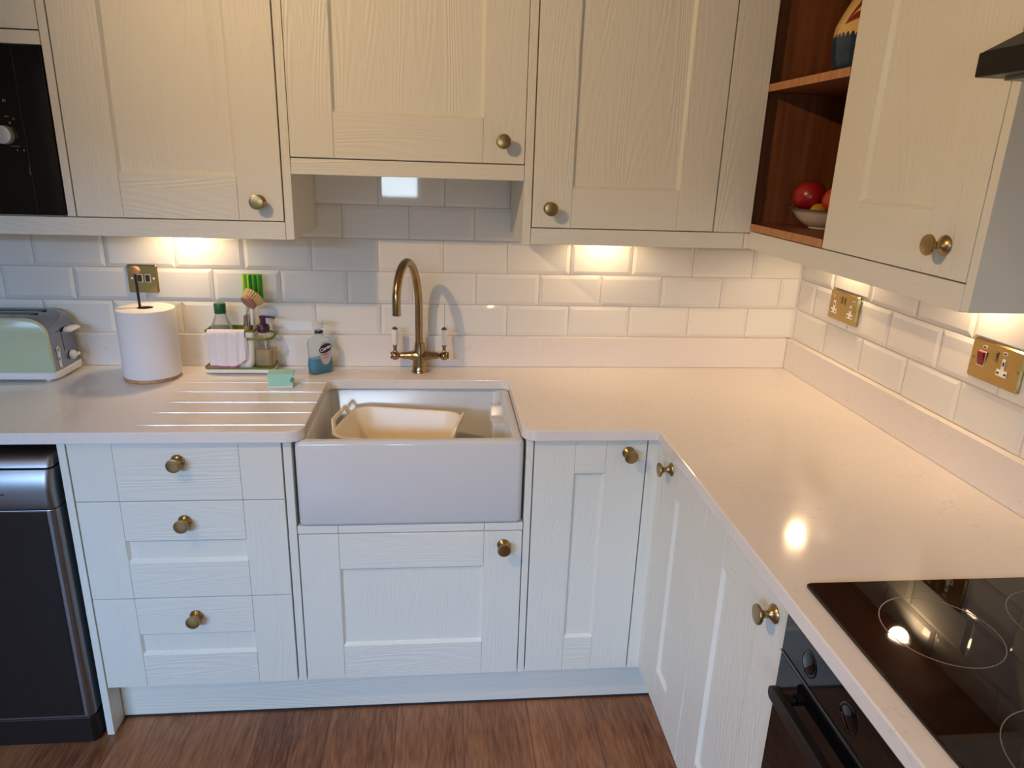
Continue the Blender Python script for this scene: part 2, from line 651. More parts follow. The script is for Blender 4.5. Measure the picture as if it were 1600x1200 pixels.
def shaker(name, P, u0, u1, z0, z1, parent, su=.107, rt=.107, rb=.107, panel=True, th=.020):
    """stiles with upright grain, rails with level grain and a sunk panel with sloping edges: one mesh"""
    m = MB()
    g = .0005
    a, b = u0 + su, u1 - su
    m.fbox(P, u0, a, -th, 0, z0, z1, 0)
    m.fbox(P, b, u1, -th, 0, z0, z1, 0)
    if panel:
        m.fbox(P, a + g, b - g, -th, 0, z1 - rt, z1, 1)
        m.fbox(P, a + g, b - g, -th, 0, z0, z0 + rb, 1)
        c, d = z0 + rb, z1 - rt
        s, dp = .0065, -.0085
        r0 = [(a, c), (b, c), (b, d), (a, d)]
        r1 = [(a + s, c + s), (b - s, c + s), (b - s, d - s), (a + s, d - s)]
        m.loft([[P(u, -th, z) for u, z in r0], [P(u, -.0004, z) for u, z in r0], [P(u, dp, z) for u, z in r1]], mi=0)
    else:
        m.fbox(P, a + g, b - g, -th, 0, z0, z1, 1)
    return m.build(name, [PAINT_V, PAINT_H], parent, bevel=.0011)


G = .0016   # half of the gap round a door

# ------------------------------------------------------------------ base units, back run
P = back(YB)
t = thing('drawer_unit', 'ivory three-drawer base unit between the dishwasher and the white sink', 'cabinet', (.555, -.30, 0))
m = MB(); m.box(.2815, .3000, YB, -.02, 0.0, .8795)
m.build('side_panel', PAINT_V, t, bevel=.001)
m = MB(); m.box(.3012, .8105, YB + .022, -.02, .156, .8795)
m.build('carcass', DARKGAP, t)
d = shaker('drawer', P, .3020 + G, .8100 - G, .7205, .8765, t, su=.103, panel=False)
knob(P, .558, .829, d)
d = shaker('drawer', P, .3020 + G, .8100 - G, .4385, .7180, t, su=.103, rt=.110, rb=.106)
knob(P, .558, .663, d)
d = shaker('drawer', P, .3020 + G, .8100 - G, .1580, .4360, t, su=.103, rt=.110, rb=.102)
knob(P, .558, .381, d)

t = thing('sink_cabinet', 'ivory cupboard below the white sink with one brass knob at top right', 'cabinet', (1.13, -.30, 0))
m = MB(); m.box(.8125, .8330, YB, -.02, .158, .8795)
m.build('side_panel', PAINT_V, t, bevel=.001)
m = MB(); m.box(1.4245, 1.4425, YB, -.02, .158, .8795)
m.build('side_panel', PAINT_V, t, bevel=.001)
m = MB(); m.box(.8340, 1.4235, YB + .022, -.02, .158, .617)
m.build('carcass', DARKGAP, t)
m = MB()
for a, b, k in ((.8350, .9375, 0), (.9385, 1.3195, 1), (1.3205, 1.4225, 0)):
    m.box(a, b, YB, YB + .10, .6195, .6415, k)
m.build('rail', [PAINT_V, PAINT_H], t, bevel=.001)
d = shaker('door', P, .8345 + G, 1.4235 - G, .1600, .6165, t, su=.102, rt=.105, rb=.108)
knob(P, 1.372, .5760, d)

t = thing('narrow_cabinet', 'narrow ivory cupboard right of the white sink under the worktop corner', 'cabinet', (1.60, -.30, 0))
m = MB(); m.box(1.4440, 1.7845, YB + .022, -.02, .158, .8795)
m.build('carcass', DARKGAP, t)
d = shaker('door', P, 1.4440 + G, 1.7440 - G, .1600, .8765, t, su=.107, rt=.093, rb=.110)
knob(P, 1.694, .8420, d)
m = MB(); m.box(1.7458, XB + .006, YB, YB + .02, .160, .8785)
m.box(XB, XB + .02, -.610, YB, .160, .8785)
m.build('corner_post', PAINT_V, t)

m = MB(); m.box(.3015, 1.850, -.503, -.485, .0072, .1545)
pl = m.build('plinth', PAINT_H, loc=(1.07, -.494, 0), bevel=.001)
tag(pl, 'long pale plinth board along the floor under the sink units', 'plinth')
m = MB(); m.box(.3015, 1.850, -.5040, -.490, .0, .007)
m.build('floor_seal', RUBBER, pl)

# ------------------------------------------------------------------ base units, right run
PRB = right(XB)
t = thing('corner_cabinet', 'ivory base cupboard on the right run, next to the inner corner', 'cabinet', (2.08, -.76, 0))
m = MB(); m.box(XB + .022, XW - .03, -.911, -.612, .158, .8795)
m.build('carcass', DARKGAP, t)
d = shaker('door', PRB, .6105 + G, .9120 - G, .1640, .8765, t, su=.1065, rt=.093, rb=.110)
knob(PRB, .667, .838, d)
t = thing('base_cabinet', 'ivory base cupboard on the right run, beside the black oven', 'cabinet', (2.08, -1.10, 0))
m = MB(); m.box(XB + .022, XW - .03, -1.2985, -.9125, .158, .8795)
m.build('carcass', CARC, t)
d = shaker('door', PRB, .9120 + G, 1.3000 - G, .1640, .8765, t, su=.107, rt=.093, rb=.110)
knob(PRB, 1.247, .834, d)
m = MB(); m.box(1.852, 1.870, -1.90, -.503, .0, .1545)
tag(m.build('plinth', PAINT_H, loc=(1.861, -1.2, 0)), 'plinth board recessed under the right run of base units', 'plinth')

# ------------------------------------------------------------------ worktop with sink cut-out and drainer grooves
def arc(cx, cy, r, a0, a1, n=8):
    return [(cx + r * math.cos(math.radians(a0 + (a1 - a0) * k / n)), cy + r * math.sin(math.radians(a0 + (a1 - a0) * k / n))) for k in range(n + 1)]


YW, XWT = -.5815, 1.7640
out = [(-.60, -.001), (-.60, YW)]
out += arc(.864 - .040, YW + .040, .040, -90, 0)                         # rounded nose left of the sink
out += arc(.864 + .025, -.156 - .025, .025, 180, 90)
out += arc(1.412 - .025, -.156 - .025, .025, 90, 0)
out += arc(1.412 + .040, YW + .040, .040, 180, 270)
out += [(XWT, YW), (XWT, -2.10), (XW - .001, -2.10), (XW - .001, -.001)]
m = MB()
m.loft([[(x, y, .8805) for x, y in out], [(x, y, ZT) for x, y in out]])
wt = m.build('worktop', QUARTZ, loc=(1.2, -.3, .8805), bevel=.0025)
tag(wt, 'cream polished stone worktop in an L round the corner with drainer grooves', 'worktop')
# grooves: rounded channels cut out of the stone
m = MB()
for y, x0 in ((-.186, .462), (-.272, .461), (-.362, .461), (-.444, .459), (-.534, .455)):
    m.tube([(x0, y, ZT + .0030), (x0 + .05, y, ZT + .0005), (.90, y, ZT - .0002)], .0042, 10)
cut = m.build('groove_cutter', QUARTZ)
bo = wt.modifiers.new('grooves', 'BOOLEAN')
bo.operation = 'DIFFERENCE'
bo.object = cut
bo.solver = 'EXACT'
bpy.context.view_layer.update()
dg = bpy.context.evaluated_depsgraph_get()
nm = bpy.data.meshes.new_from_object(wt.evaluated_get(dg))
wt.modifiers.clear()
wt.data = nm
bpy.data.objects.remove(cut)

m = MB(); m.box(-.60, XW - .019, -.0115, .0095, ZT + .0006, 1.0122)
tag(m.build('upstand', QUARTZ, loc=(.9, -.005, ZT), bevel=.0015), 'low stone upstand along the back wall behind the tap', 'upstand')
m = MB(); m.box(XW - .018, XW + .0095, -2.10, -.0005, ZT + .0006, 1.0122)
tag(m.build('upstand', QUARTZ, loc=(2.38, -1.0, ZT), bevel=.0015), 'low stone upstand along the right wall below the sockets', 'upstand')

# ------------------------------------------------------------------ belfast sink
SX0, SX1, SY0, SY1, SZ0, SZ1 = .8400, 1.4180, -.5735, -.110, .6430, .8795
t = thing('belfast_sink', 'deep white ceramic sink with a plain front set into the worktop', 'sink', (1.129, -.34, SZ0))
m = MB()
def SR(i, r, z):
    return rrect(SX0 + i, SX1 - i, SY0 + i, SY1 - i, r, z, 6)
lo = [SR(.010, .012, SZ0), SR(.003, .016, SZ0 + .003), SR(0, .018, SZ0 + .010), SR(0, .018, SZ1 - .010), SR(.003, .016, SZ1 - .0028), SR(.009, .014, SZ1),
      SR(.021, .020, SZ1), SR(.026, .020, SZ1 - .002), SR(.029, .022, SZ1 - .008), SR(.036, .028, .700), SR(.044, .034, .684), SR(.065, .03, .679)]
m.loft(lo)
m.build('basin', CERAM, t, smooth=60)
m = MB()                                                            # overflow weir on the right inner wall
pts = [(-.345, .684), (-.205, .684), (-.205, .8520), (-.226, .8520), (-.240, .822), (-.268, .815), (-.292, .838), (-.345, .838)]
m.loft([[(1.352, y, z) for y, z in pts], [(1.394, y, z) for y, z in pts]])
m.build('overflow_weir', CERAM, t, bevel=.004, seg=3)

# ------------------------------------------------------------------ washing-up bowl
ang = math.radians(-11)
BC = Vector((1.088, -.372, .6810))
t = thing('washing_up_bowl', 'cream plastic washing-up bowl standing in the white sink', 'bowl', tuple(BC))
def bl(hx, hy, r, z):
    q = []
    for x, y, zz in rrect(-hx, hx, -hy, hy, r, z, 6):
        q.append((BC.x + x * math.cos(ang) - y * math.sin(ang), BC.y + x * math.sin(ang) + y * math.cos(ang), BC.z + zz))
    return q
m = MB()
m.loft([bl(.118, .088, .03, .0), bl(.128, .098, .04, .004), bl(.158, .122, .05, .163), bl(.164, .128, .054, .166), bl(.164, .128, .054, .169),
        bl(.157, .121, .05, .169), bl(.154, .118, .05, .163), bl(.126, .095, .038, .008), bl(.112, .082, .03, .004)])
m.build('basin', CREAMPL, t, smooth=50)
for sx in (-1, 1):                                                   # upright loop handles at both ends
    m = MB()
    outer = [(-.078, .150), (.078, .150), (.078, .166), (.058, .194), (-.058, .194), (-.078, .166)]
    inner = [(-.058, .158), (.058, .158), (.058, .164), (.045, .184), (-.045, .184), (-.058, .164)]
    def hp(y, z, n):
        x = sx * (.1585 + (z - .15) * .30 + n)
        return (BC.x + x * math.cos(ang) - y * math.sin(ang), BC.y + x * math.sin(ang) + y * math.cos(ang), BC.z + z)
    ro = [m.bm.verts.new(hp(y, z, .003)) for y, z in outer]; ri = [m.bm.verts.new(hp(y, z, .003)) for y, z in inner]
    so = [m.bm.verts.new(hp(y, z, -.003)) for y, z in outer]; si = [m.bm.verts.new(hp(y, z, -.003)) for y, z in inner]
    for i in range(6):
        j = (i + 1) % 6
        m.face([ro[i], ro[j], ri[j], ri[i]]); m.face([so[j], so[i], si[i], si[j]])
        m.face([ro[j], ro[i], so[i], so[j]]); m.face([ri[i], ri[j], si[j], si[i]])
    m.build('handle', CREAMPL, t, bevel=.002)

# ------------------------------------------------------------------ mixer tap
TX, TY = 1.137, -.066
t = thing('mixer_tap', 'antique brass swan-neck mixer tap with two white porcelain levers behind the sink', 'tap', (TX, TY, ZT))
m = MB()
m.lathe((TX, TY, ZT), (0, 0, 1), [(.0260, .0), (.0265, .004), (.0240, .007), (.0235, .024), (.0215, .040), (.0205, .052), (.0200, .060), (.0175, .072), (.0160, .088), (.0155, .094), (0, .094)], 36)
for s in (-1, 1):
    m.lathe((TX, TY, ZT + .053), (s, 0, 0), [(.0205, .0), (.0195, .012), (.0150, .024), (.0118, .036), (.0110, .050), (.0100, .056), (.0085, .062), (0, .063)], 28)
m.build('body', BRASS_D, t, smooth=50)
m = MB()
tip = Vector((1.0808, -.282, 1.1400)); base = Vector((TX - .002, TY, ZT + .088))
pts = [base, base + Vector((0, 0, .05)), base + Vector((-.0003, 0, .10))]
hd = Vector((tip.x - base.x, tip.y - base.y, 0)); L = hd.length; hd.normalize()
zs = base.z + .115
R0 = L / 2
for k in range(0, 25):
    a = PI * k / 24
    zz = math.sin(a) * .130
    pts.append(Vector((base.x, base.y, zs)) + hd * (R0 - R0 * math.cos(a)) + Vector((0, 0, zz + (tip.z + .03 - zs) * (k / 24))))
pts.append(tip)
m.tube(pts, .0118, 20)
m.lathe(tip + Vector((0, 0, .002)), (0, 0, -1), [(.0122, 0), (.0122, .004), (.0095, .004), (.0090, .001), (0, .001)], 24)
m.build('spout', BRASS_D, t, smooth=50)
for s in (-1, 1):
    m = MB()
    c = Vector((TX + s * .077, TY, ZT + .053))
    m.sphere(c, .0150, 28, 14)
    m.lathe(c + Vector((s * .011, 0, 0)), (s, 0, 0), [(.0115, 0), (.0112, .003), (0, .0036)], 24)
    m.lathe(c + Vector((0, 0, .010)), (0, 0, 1), [(.0078, 0), (.0058, .006), (.0052, .014), (.0066, .021), (.0078, .024), (0, .0245)], 24)
    h = m.build('handle', BRASS_D, t, smooth=50)
    m = MB()
    m.lathe(c + Vector((0, 0, .0345)), (0, 0, 1), [(.0066, 0), (.0074, .004), (.0098, .046), (.0088, .050), (0, .050)], 24)
    m.build('porcelain_lever', WHITEPL, h, smooth=50)['label'] = 'white porcelain lever'
    m = MB()
    m.lathe(c + Vector((0, 0, .0845)), (0, 0, 1), [(.0080, 0), (.0100, .001), (.0085, .004), (.0035, .0075), (0, .009)], 24)
    m.build('finial', BRASS_D, h, smooth=50)

# ------------------------------------------------------------------ dishwasher and oven, hob
t = thing('dishwasher', 'freestanding stainless steel dishwasher with a dark door at the far left', 'dishwasher', (-.02, -.3, 0))
def dwprof(m, z0, z1, x0, x1, y, r, yb, mi=None):
    pts = [(x0, yb)] + [(x0, y + r)] + arc(x0 + r, y + r, r, 180, 270, 5) + arc(x1 - r, y + r, r, 270, 360, 5) + [(x1, yb)]
    return [(px, py) for px, py in pts]
m = MB(); m.box(-.325, .268, -.52, -.03, .02, .850)
m.build('cabinet_body', STEELD, t)
m = MB()
pr = dwprof(m, 0, 0, -.325, .270, -.590, .022, -.52)
m.loft([[(x, y, .0) for x, y in pr], [(x, y, .084) for x, y in pr]])
m.build('kick_panel', STEELD, t, bevel=.003)
m = MB()
pr = dwprof(m, 0, 0, -.325, .270, -.596, .020, -.525)
m.loft([[(x, y, .090) for x, y in pr], [(x, y, .714) for x, y in pr]])
door = m.build('door', STEEL, t, bevel=.002)
m = MB(); m.box(-.32, .2475, -.5985, -.595, .0985, .7115)
m.build('door_skin', STEELD, door, bevel=.001)['label'] = 'dark brushed door skin'
m = MB()
pz = [(.717, -.597), (.735, -.602), (.770, -.602), (.800, -.594), (.816, -.585)]
loops = []
for z, y in pz:
    loops.append([(x, yy, z) for x, yy in dwprof(m, 0, 0, -.325, .270, y, .018, -.525)])
m.loft(loops)
cp = m.build('control_panel', STEEL, t, smooth=50)
m = MB(); m.box(.150, .156, -.6045, -.6015, .7590, .7615); m.box(.158, .163, -.6045, -.6015, .7590, .7615)
m.build('printed_mark', BLACKPL, cp)
m = MB()
loops = []
for z, y in [(.8215, -.584), (.836, -.578), (.8480, -.566), (.8530, -.545)]:
    loops.append([(x, yy, z) for x, yy in dwprof(m, 0, 0, -.325, .270, y, .014, -.50)])
m.loft(loops)
m.build('top_trim', STEEL, t, smooth=50)

XO = 1.7680
PO = right(XO)
t = thing('built_in_oven', 'black glass oven built in under the hob on the right run', 'oven', (2.05, -1.60, .16))
m = MB(); m.box(XO + .024, XW - .04, -1.898, -1.303, .165, .8795)
m.build('carcass', BLACKPL, t)
m = MB(); m.fbox(PO, 1.3035, 1.8975, -.022, 0, .8095, .8785)
cp = m.build('control_panel', BLACKGL, t, bevel=.002)
m = MB(); m.fbox(PO, 1.3035, 1.8975, -.020, .0012, .8050, .8085)
m.build('trim_strip', STEEL, t)
m = MB(); m.fbox(PO, 1.3035, 1.8975, -.022, 0, .1750, .8030)
door = m.build('door', BLACKGL, t, bevel=.002)
m = MB()
m.prism(rrect2(1.337, 1.863, .7455, .7700, .011), PO, .017, .032)
for u in (1.365, 1.835):
    m.fbox(PO, u - .008, u + .008, .0, .022, .752, .764)
m.build('handle', BLACKPL, door, bevel=.002)
for u in (1.385, 1.495, 1.705, 1.815):
    m = MB()
    c = Vector(PO(u, 0, .8440))
    m.lathe(c, (-1, 0, 0), [(.0215, 0), (.0215, .0008), (.0195, .0012), (.0190, .0003), (0, .0003)], 32)
    m.lathe(c, (-1, 0, 0), [(.0165, 0), (.0165, .0010), (.0158, .0014), (0, .0014)], 32)
    m.build('knob', BLACKGL, cp, smooth=40)
m = MB()
m.prism([(1.598, .826), (1.604, .838), (1.610, .826)], PO, 0, .0006)
m.build('printed_mark', WHITEPL, cp)

t = thing('induction_hob', 'black glass hob with thin ring markings set on the stone worktop', 'hob', (2.06, -1.57, ZT))
m = MB()
HX0, HX1, HY0, HY1 = 1.8050, 2.3150, -1.865, -1.2770
m.loft([rrect(HX0, HX1, HY0, HY1, .008, ZT + .0005, 4), rrect(HX0, HX1, HY0, HY1, .008, ZT + .004, 4), rrect(HX0 + .002, HX1 - .002, HY0 + .002, HY1 - .002, .007, ZT + .0055, 4)])
m.build('glass_top', HOBGL, t)
for cx, cy, r in ((1.950, -1.408, .083), (1.965, -1.668, .100), (2.175, -1.412, .095), (2.185, -1.685, .075)):
    m = MB()
    seg = 72
    loops = [[(cx + rr * math.cos(2 * PI * k / seg), cy + rr * math.sin(2 * PI * k / seg), zz) for k in range(seg)]
             for rr, zz in ((r - .0007, ZT + .0054), (r - .0007, ZT + .0058), (r + .0007, ZT + .0058), (r + .0007, ZT + .0054))]
    m.loft(loops, False, False)
    m.build('zone_ring', simple('ring_print', srgb(120, 104, 94), .4), t)

# ------------------------------------------------------------------ wall cabinets, back run
PU = back(YU)
def carcass(t, x0, x1, z0, z1, mtl=CARC):
    m = MB(); m.box(x0, x1, YU + .022, -.002, z0, z1)
    return m.build('carcass', mtl, t)


t = thing('microwave_cabinet', 'ivory wall housing round the black microwave at top left', 'cabinet', (-.02, -.17, 1.348))
m = MB(); m.box(-.345, .2755, YU + .03, -.012, 1.785, ZTOP); m.box(-.345, .2755, -.03, -.012, 1.394, 1.785); m.box(-.345, -.327, YU + .02, -.03, 1.394, 1.785)
m.build('carcass', CARC, t)
m = MB(); m.box(.2775, .2965, YU, -.012, 1.3930, ZTOP)
m.build('side_panel', PAINT_V, t, bevel=.001)
m = MB(); m.box(-.345, .2755, YU, YU + .02, 1.7830, 1.8125)
m.build('rail', PAINT_H, t, bevel=.001)
shaker('door', PU, -.345, .2755, 1.8155, ZTOP, t)
m = MB(); m.box(-.345, .2755, YU + .0185, -.012, 1.3740, 1.3930)
m.build('bottom_board', CARC, t)

t = thing('wall_cabinet', 'ivory wall cupboard over the paper roll, knob at its lower right', 'cabinet', (.55, -.17, 1.39), 'ivory wall cupboards')
carcass(t, .2985, .8020, 1.376, ZTOP, CARC)
d = shaker('door', PU, .2980 + G, .8035 - G, 1.3935, ZTOP, t, su=.110, rb=.107)
knob(PU, .7440, 1.4410, d)

t = thing('wall_cabinet', 'shorter ivory wall cupboard over the sink, set higher than its neighbours', 'cabinet', (1.12, -.17, 1.35), 'ivory wall cupboards')
m = MB(); m.box(.8055, .8265, YU, -.0005, 1.3470, ZTOP)
m.build('side_panel', PAINT_V, t, bevel=.001)
m = MB(); m.box(1.4195, 1.4410, YU, -.0005, 1.3470, ZTOP)
m.build('side_panel', PAINT_V, t, bevel=.001)
carcass(t, .8285, 1.4175, 1.530, ZTOP, CARC)
d = shaker('door', PU, .8265 + G, 1.4195 - G, 1.5525, ZTOP, t, su=.107, rb=.107)
knob(PU, 1.3610, 1.6060, d)
m = MB(); m.box(.8275, 1.4185, YU, YU + .018, 1.5110, 1.5495)
m.build('pelmet', PAINT_H, t, bevel=.001)

t = thing('wall_cabinet', 'ivory wall cupboard right of the sink with a knob at its lower left', 'cabinet', (1.70, -.17, 1.39), 'ivory wall cupboards')
carcass(t, 1.4430, 1.9700, 1.376, ZTOP, CARC)
d = shaker('door', PU, 1.4425 + G, 1.9420 - G, 1.3935, ZTOP, t, su=.1035, rb=.1035)
knob(PU, 1.4900, 1.4430, d)
m = MB(); m.box(1.9440, XU, YU, YU + .0215, 1.3935, ZTOP); m.box(1.9710, XU, YU + .0215, -.2850, 1.3935, ZTOP)
m.build('filler_panel', PAINT_V, t, bevel=.0008)

m = MB(); m.box(-.345, .8045, YU, YU + .018, 1.3465, 1.3908)
tag(m.build('pelmet', PAINT_H, loc=(.25, YU, 1.3465), bevel=.001), 'pelmet board under the wall cupboards left of the sink', 'pelmet', 'pelmets')
m = MB(); m.box(1.4420, 2.0310, YU, YU + .018, 1.3490, 1.3908)
tag(m.build('pelmet', PAINT_H, loc=(1.73, YU, 1.349), bevel=.001), 'pelmet board under the wall cupboard right of the sink', 'pelmet', 'pelmets')

# ------------------------------------------------------------------ microwave
t = thing('microwave', 'black built-in microwave with a silver dial at the top left', 'microwave', (-.02, -.17, 1.395))
m = MB(); m.box(-.320, .2690, YU + .012, -.04, 1.3965, 1.7800)
m.build('body', BLACKPL, t)
m = MB(); m.box(-.322, .2735, YU - .003, YU + .012, 1.3955, 1.7805)
fr = m.build('front_glass', BLACKGL, t, bevel=.002)
m = MB(); m.lathe((.1650, YU - .003, 1.581), (0, -1, 0), [(.0215, 0), (.0215, .012), (.0200, .0155), (.017, .0165), (0, .0165)], 36)
m.build('dial', simple('satin_silver', srgb(196, 194, 192), .45, .6), t, smooth=40)
GREYPR = simple('grey_print', srgb(120, 118, 118), .5)
YM = YU - .0036
for x, z, w, h in ((.172, 1.655, .003, .006), (.177, 1.655, .002, .006), (.170, 1.622, .010, .002), (.188, 1.616, .003, .004), (.178, 1.606, .004, .005), (.172, 1.555, .022, .0015), (.186, 1.545, .003, .004), (.200, 1.545, .003, .004), (.2065, 1.49, .001, .02)):
    m = MB()
    m.box(x, x + w, YM, YU - .002, z, z + h)
    m.build('printed_mark', GREYPR, fr)
m = MB(); m.box(.2090, .2098, YM + .0003, YU - .002, 1.400, 1.776)
m.build('door_seam', simple('seam_print', srgb(52, 50, 50), .4), fr)

# ------------------------------------------------------------------ right run: open shelves, wall cupboard, pelmet, hood
PRU = right(XU)
t = thing('open_shelf_unit', 'open oak shelf unit in the corner between the ivory wall cupboards', 'shelf', (2.21, -.53, 1.40))
m = MB(); m.box(XU + .0025, XW - .003, -.3030, -.2850, 1.3970, ZTOP)
m.build('side_panel', OAK, t)
m = MB(); m.box(XU + .0225, XW - .003, -.7370, -.7195, 1.3970, ZTOP)
m.build('side_panel', OAK, t)
m = MB(); m.box(XW - .021, XW - .003, -.7190, -.3035, 1.3970, ZTOP)
m.build('back_panel', OAK, t)
for z0, z1 in ((1.3985, 1.4170), (1.7515, 1.7695), (2.090, ZTOP)):
    m = MB(); m.box(XU + .0015, XW - .0215, -.7185, -.3035, z0, z1, 0)
    m.box(XU, XU + .0015, -.7165, -.3365, z0, z1, 1)
    m.build('shelf_board', [OAK, OAKEDGE], t)

t = thing('wall_cabinet', 'ivory wall cupboard on the right wall beside the cooker hood', 'cabinet', (2.21, -.95, 1.39), 'ivory wall cupboards')
m = MB(); m.box(XU + .022, XW - .003, -1.1745, -.7380, 1.383, ZTOP)
m.build('carcass', OAK, t)
d = shaker('door', PRU, .7185 + G, 1.1755 - G, 1.3985, ZTOP, t, su=.113, rb=.107)
knob(PRU, 1.110, 1.4510, d)
m = MB(); m.box(XU, XW - .0005, -1.1950, -1.1765, 1.3535, ZTOP)
m.build('side_panel', PAINT_P, t, bevel=.001)
m = MB(); m.box(XU, XU + .018, -1.1755, YU - .0005, 1.3505, 1.3960)
m.box(2.0325, XU + .018, YU, YU + .018, 1.3505, 1.3905)
tag(m.build('pelmet', PAINT_H, loc=(2.055, -.75, 1.3505), bevel=.001), 'pelmet board under the cupboards along the right wall', 'pelmet', 'pelmets')

t = thing('cooker_hood', 'black cooker hood with a sloping canopy at the right edge above the hob', 'hood', (2.17, -1.53, 1.69))
m = MB(); m.box(1.948, XW - .001, -1.830, -1.2270, 1.6950, 1.7270)
m.build('rim', HOODBK, t, bevel=.002)
m = MB()
m.loft([[(1.950, -1.828, 1.7272), (XW - .001, -1.828, 1.7272), (XW - .001, -1.229, 1.7272), (1.950, -1.229, 1.7272)],
        [(2.150, -1.640, 1.880), (XW - .001, -1.640, 1.880), (XW - .001, -1.420, 1.880), (2.150, -1.420, 1.880)]])
m.build('canopy', HOODBK, t, bevel=.002)
m = MB(); m.box(2.152, XW - .001, -1.638, -1.422, 1.8802, 2.399)
m.build('chimney', HOODBK, t, bevel=.002)
m = MB(); m.box(1.975, XW - .03, -1.805, -1.252, 1.6900, 1.6948)
m.build('grease_filter', STEEL, t)

# ------------------------------------------------------------------ lamps: fittings
emit = emission('lamp_glow', (1.0, .80, .55, 1), 18)
LBL = ['recessed ceiling spot nearest the sink', 'added unseen ceiling spot near the garden door', 'added unseen ceiling spot behind the camera on the right']  # last two fittings go with the added fill spots
for (cx, cy, pw), lb in zip(CEIL, LBL):
    t = thing('ceiling_spot', lb, 'light', (cx, cy, ZC), 'ceiling spots')
    m = MB(); m.lathe((cx, cy, ZC), (0, 0, -1), [(.042, 0), (.042, .004), (.034, .006), (.030, .002), (.030, 0)], 32)
    m.build('rim', WHITEPL, t, smooth=40)
    m = MB(); m.lathe((cx, cy, ZC), (0, 0, -1), [(.029, .0003), (.029, .003), (0, .003)], 32)
    m.build('lens', emit, t)
ULB = ['small round light under the wall cupboard over the paper roll', 'small round light under the wall cupboard right of the sink',
       'small round light under the open shelves above the double socket', 'small round light under the right wall cupboard above the cooker switch']
emit2 = emission('puck_glow', (1.0, .84, .62, 1), 16)
for (ux, uy, uz, k), lb in zip(UND, ULB):
    zt = 1.3760 if ux < 2 else (1.3984 if uy > -.6 else 1.3830)
    t = thing('cabinet_light', lb, 'light', (ux, uy, zt), 'under-cabinet lights')
    m = MB(); m.lathe((ux, uy, zt), (0, 0, -1), [(.030, 0), (.030, .005), (.0215, .0062), (.0205, .0002), (0, .0002)], 28)
    m.build('rim', CHROME, t, smooth=40)
    m = MB(); m.lathe((ux, uy, zt), (0, 0, -1), [(.0200, .0004), (.0200, .0025), (0, .0025)], 28)
    m.build('lens', emit2, t)
for o in bpy.data.objects:
    if o.name.startswith('under_cabinet_glow'):
        o.location.z = (1.3760 if o.location.x < 2 else (1.3984 if o.location.y > -.6 else 1.3830)) - .010

# ------------------------------------------------------------------ sockets and switches
def plate(t, P, u0, u1, z0, z1, mtl, d=.006):
    m = MB()
    def lp(i, n, r):
        return [P(u, n, z) for u, z in rrect2(u0 + i, u1 - i, z0 + i, z1 - i, r, 4)]
    m.loft([lp(0, 0, .005), lp(0, d * .45, .005), lp(.003, d, .004)])
    return m.build('face_plate', mtl, t, smooth=25)


def slab(name, P, u0, u1, z0, z1, n0, n1, mtl, parent, r=.0015, bevel=.0):
    m = MB()
    m.prism(rrect2(u0, u1, z0, z1, r, 3), P, n0, n1)
    return m.build(name, mtl, parent, bevel=bevel)


def socket_insert(P, uc, zc, n, parent):
    m = MB()
    o2 = [(-.0045, .0235), (-.0045, -.0005), (-.0145, -.0005), (-.0150, -.0140), (.0150, -.0140), (.0145, -.0005), (.0045, -.0005), (.0045, .0235)]
    m.prism([(uc + a, zc + b) for a, b in o2], P, n - .001, n + .0012)
    s = m.build('socket_insert', WHITEPL, parent)
    for a, b, w, h in ((0, .013, .0042, .0085), (-.0098, -.0078, .0060, .0042), (.0098, -.0078, .0060, .0042)):
        mm = MB(); mm.fbox(P, uc + a - w / 2, uc + a + w / 2, n, n + .0016, zc + b - h / 2, zc + b + h / 2)
        mm.build('pin_hole', BLACKPL, s)
    return s


def neon(P, uc, zc, n, parent, col):
    s = slab('indicator', P, uc - .0062, uc + .0062, zc - .0038, zc + .0038, n - .001, n + .0008, WHITEPL, parent, .0036)
    slab('lens', P, uc - .0038, uc + .0038, zc - .0020, zc + .0020, n, n + .0014, col, s, .0018)
    return s


def rocker(P, uc, zc, w, h, n, parent, mtl, tilt=.003, surround=None):
    if surround:
        slab('rocker_surround', P, uc - w / 2 - .0016, uc + w / 2 + .0016, zc - h / 2 - .0016, zc + h / 2 + .0016, n - .001, n + .0008, surround, parent, .001)
    m = MB()
    a, b, c, d = uc - w / 2, uc + w / 2, zc - h / 2, zc + h / 2
    m.loft([[P(u, n - .001, z) for u, z in ((a, c), (b, c), (b, d), (a, d))],
            [P(a, n + .0015, c), P(b, n + .0015, c), P(b, n + .0015 + tilt, d), P(a, n + .0015 + tilt, d)]])
    return m.build('rocker', mtl, parent, bevel=.0008)


def screw(P, uc, zc, n, parent, mtl):
    m = MB()
    c = Vector(P(uc, n - .001, zc)); ax = Vector(P(uc, n, zc)) - c
    m.lathe(c, ax, [(.0032, 0), (.0032, .0016), (.0022, .0022), (0, .0022)], 16)
    return m.build('screw', mtl, parent, smooth=40)


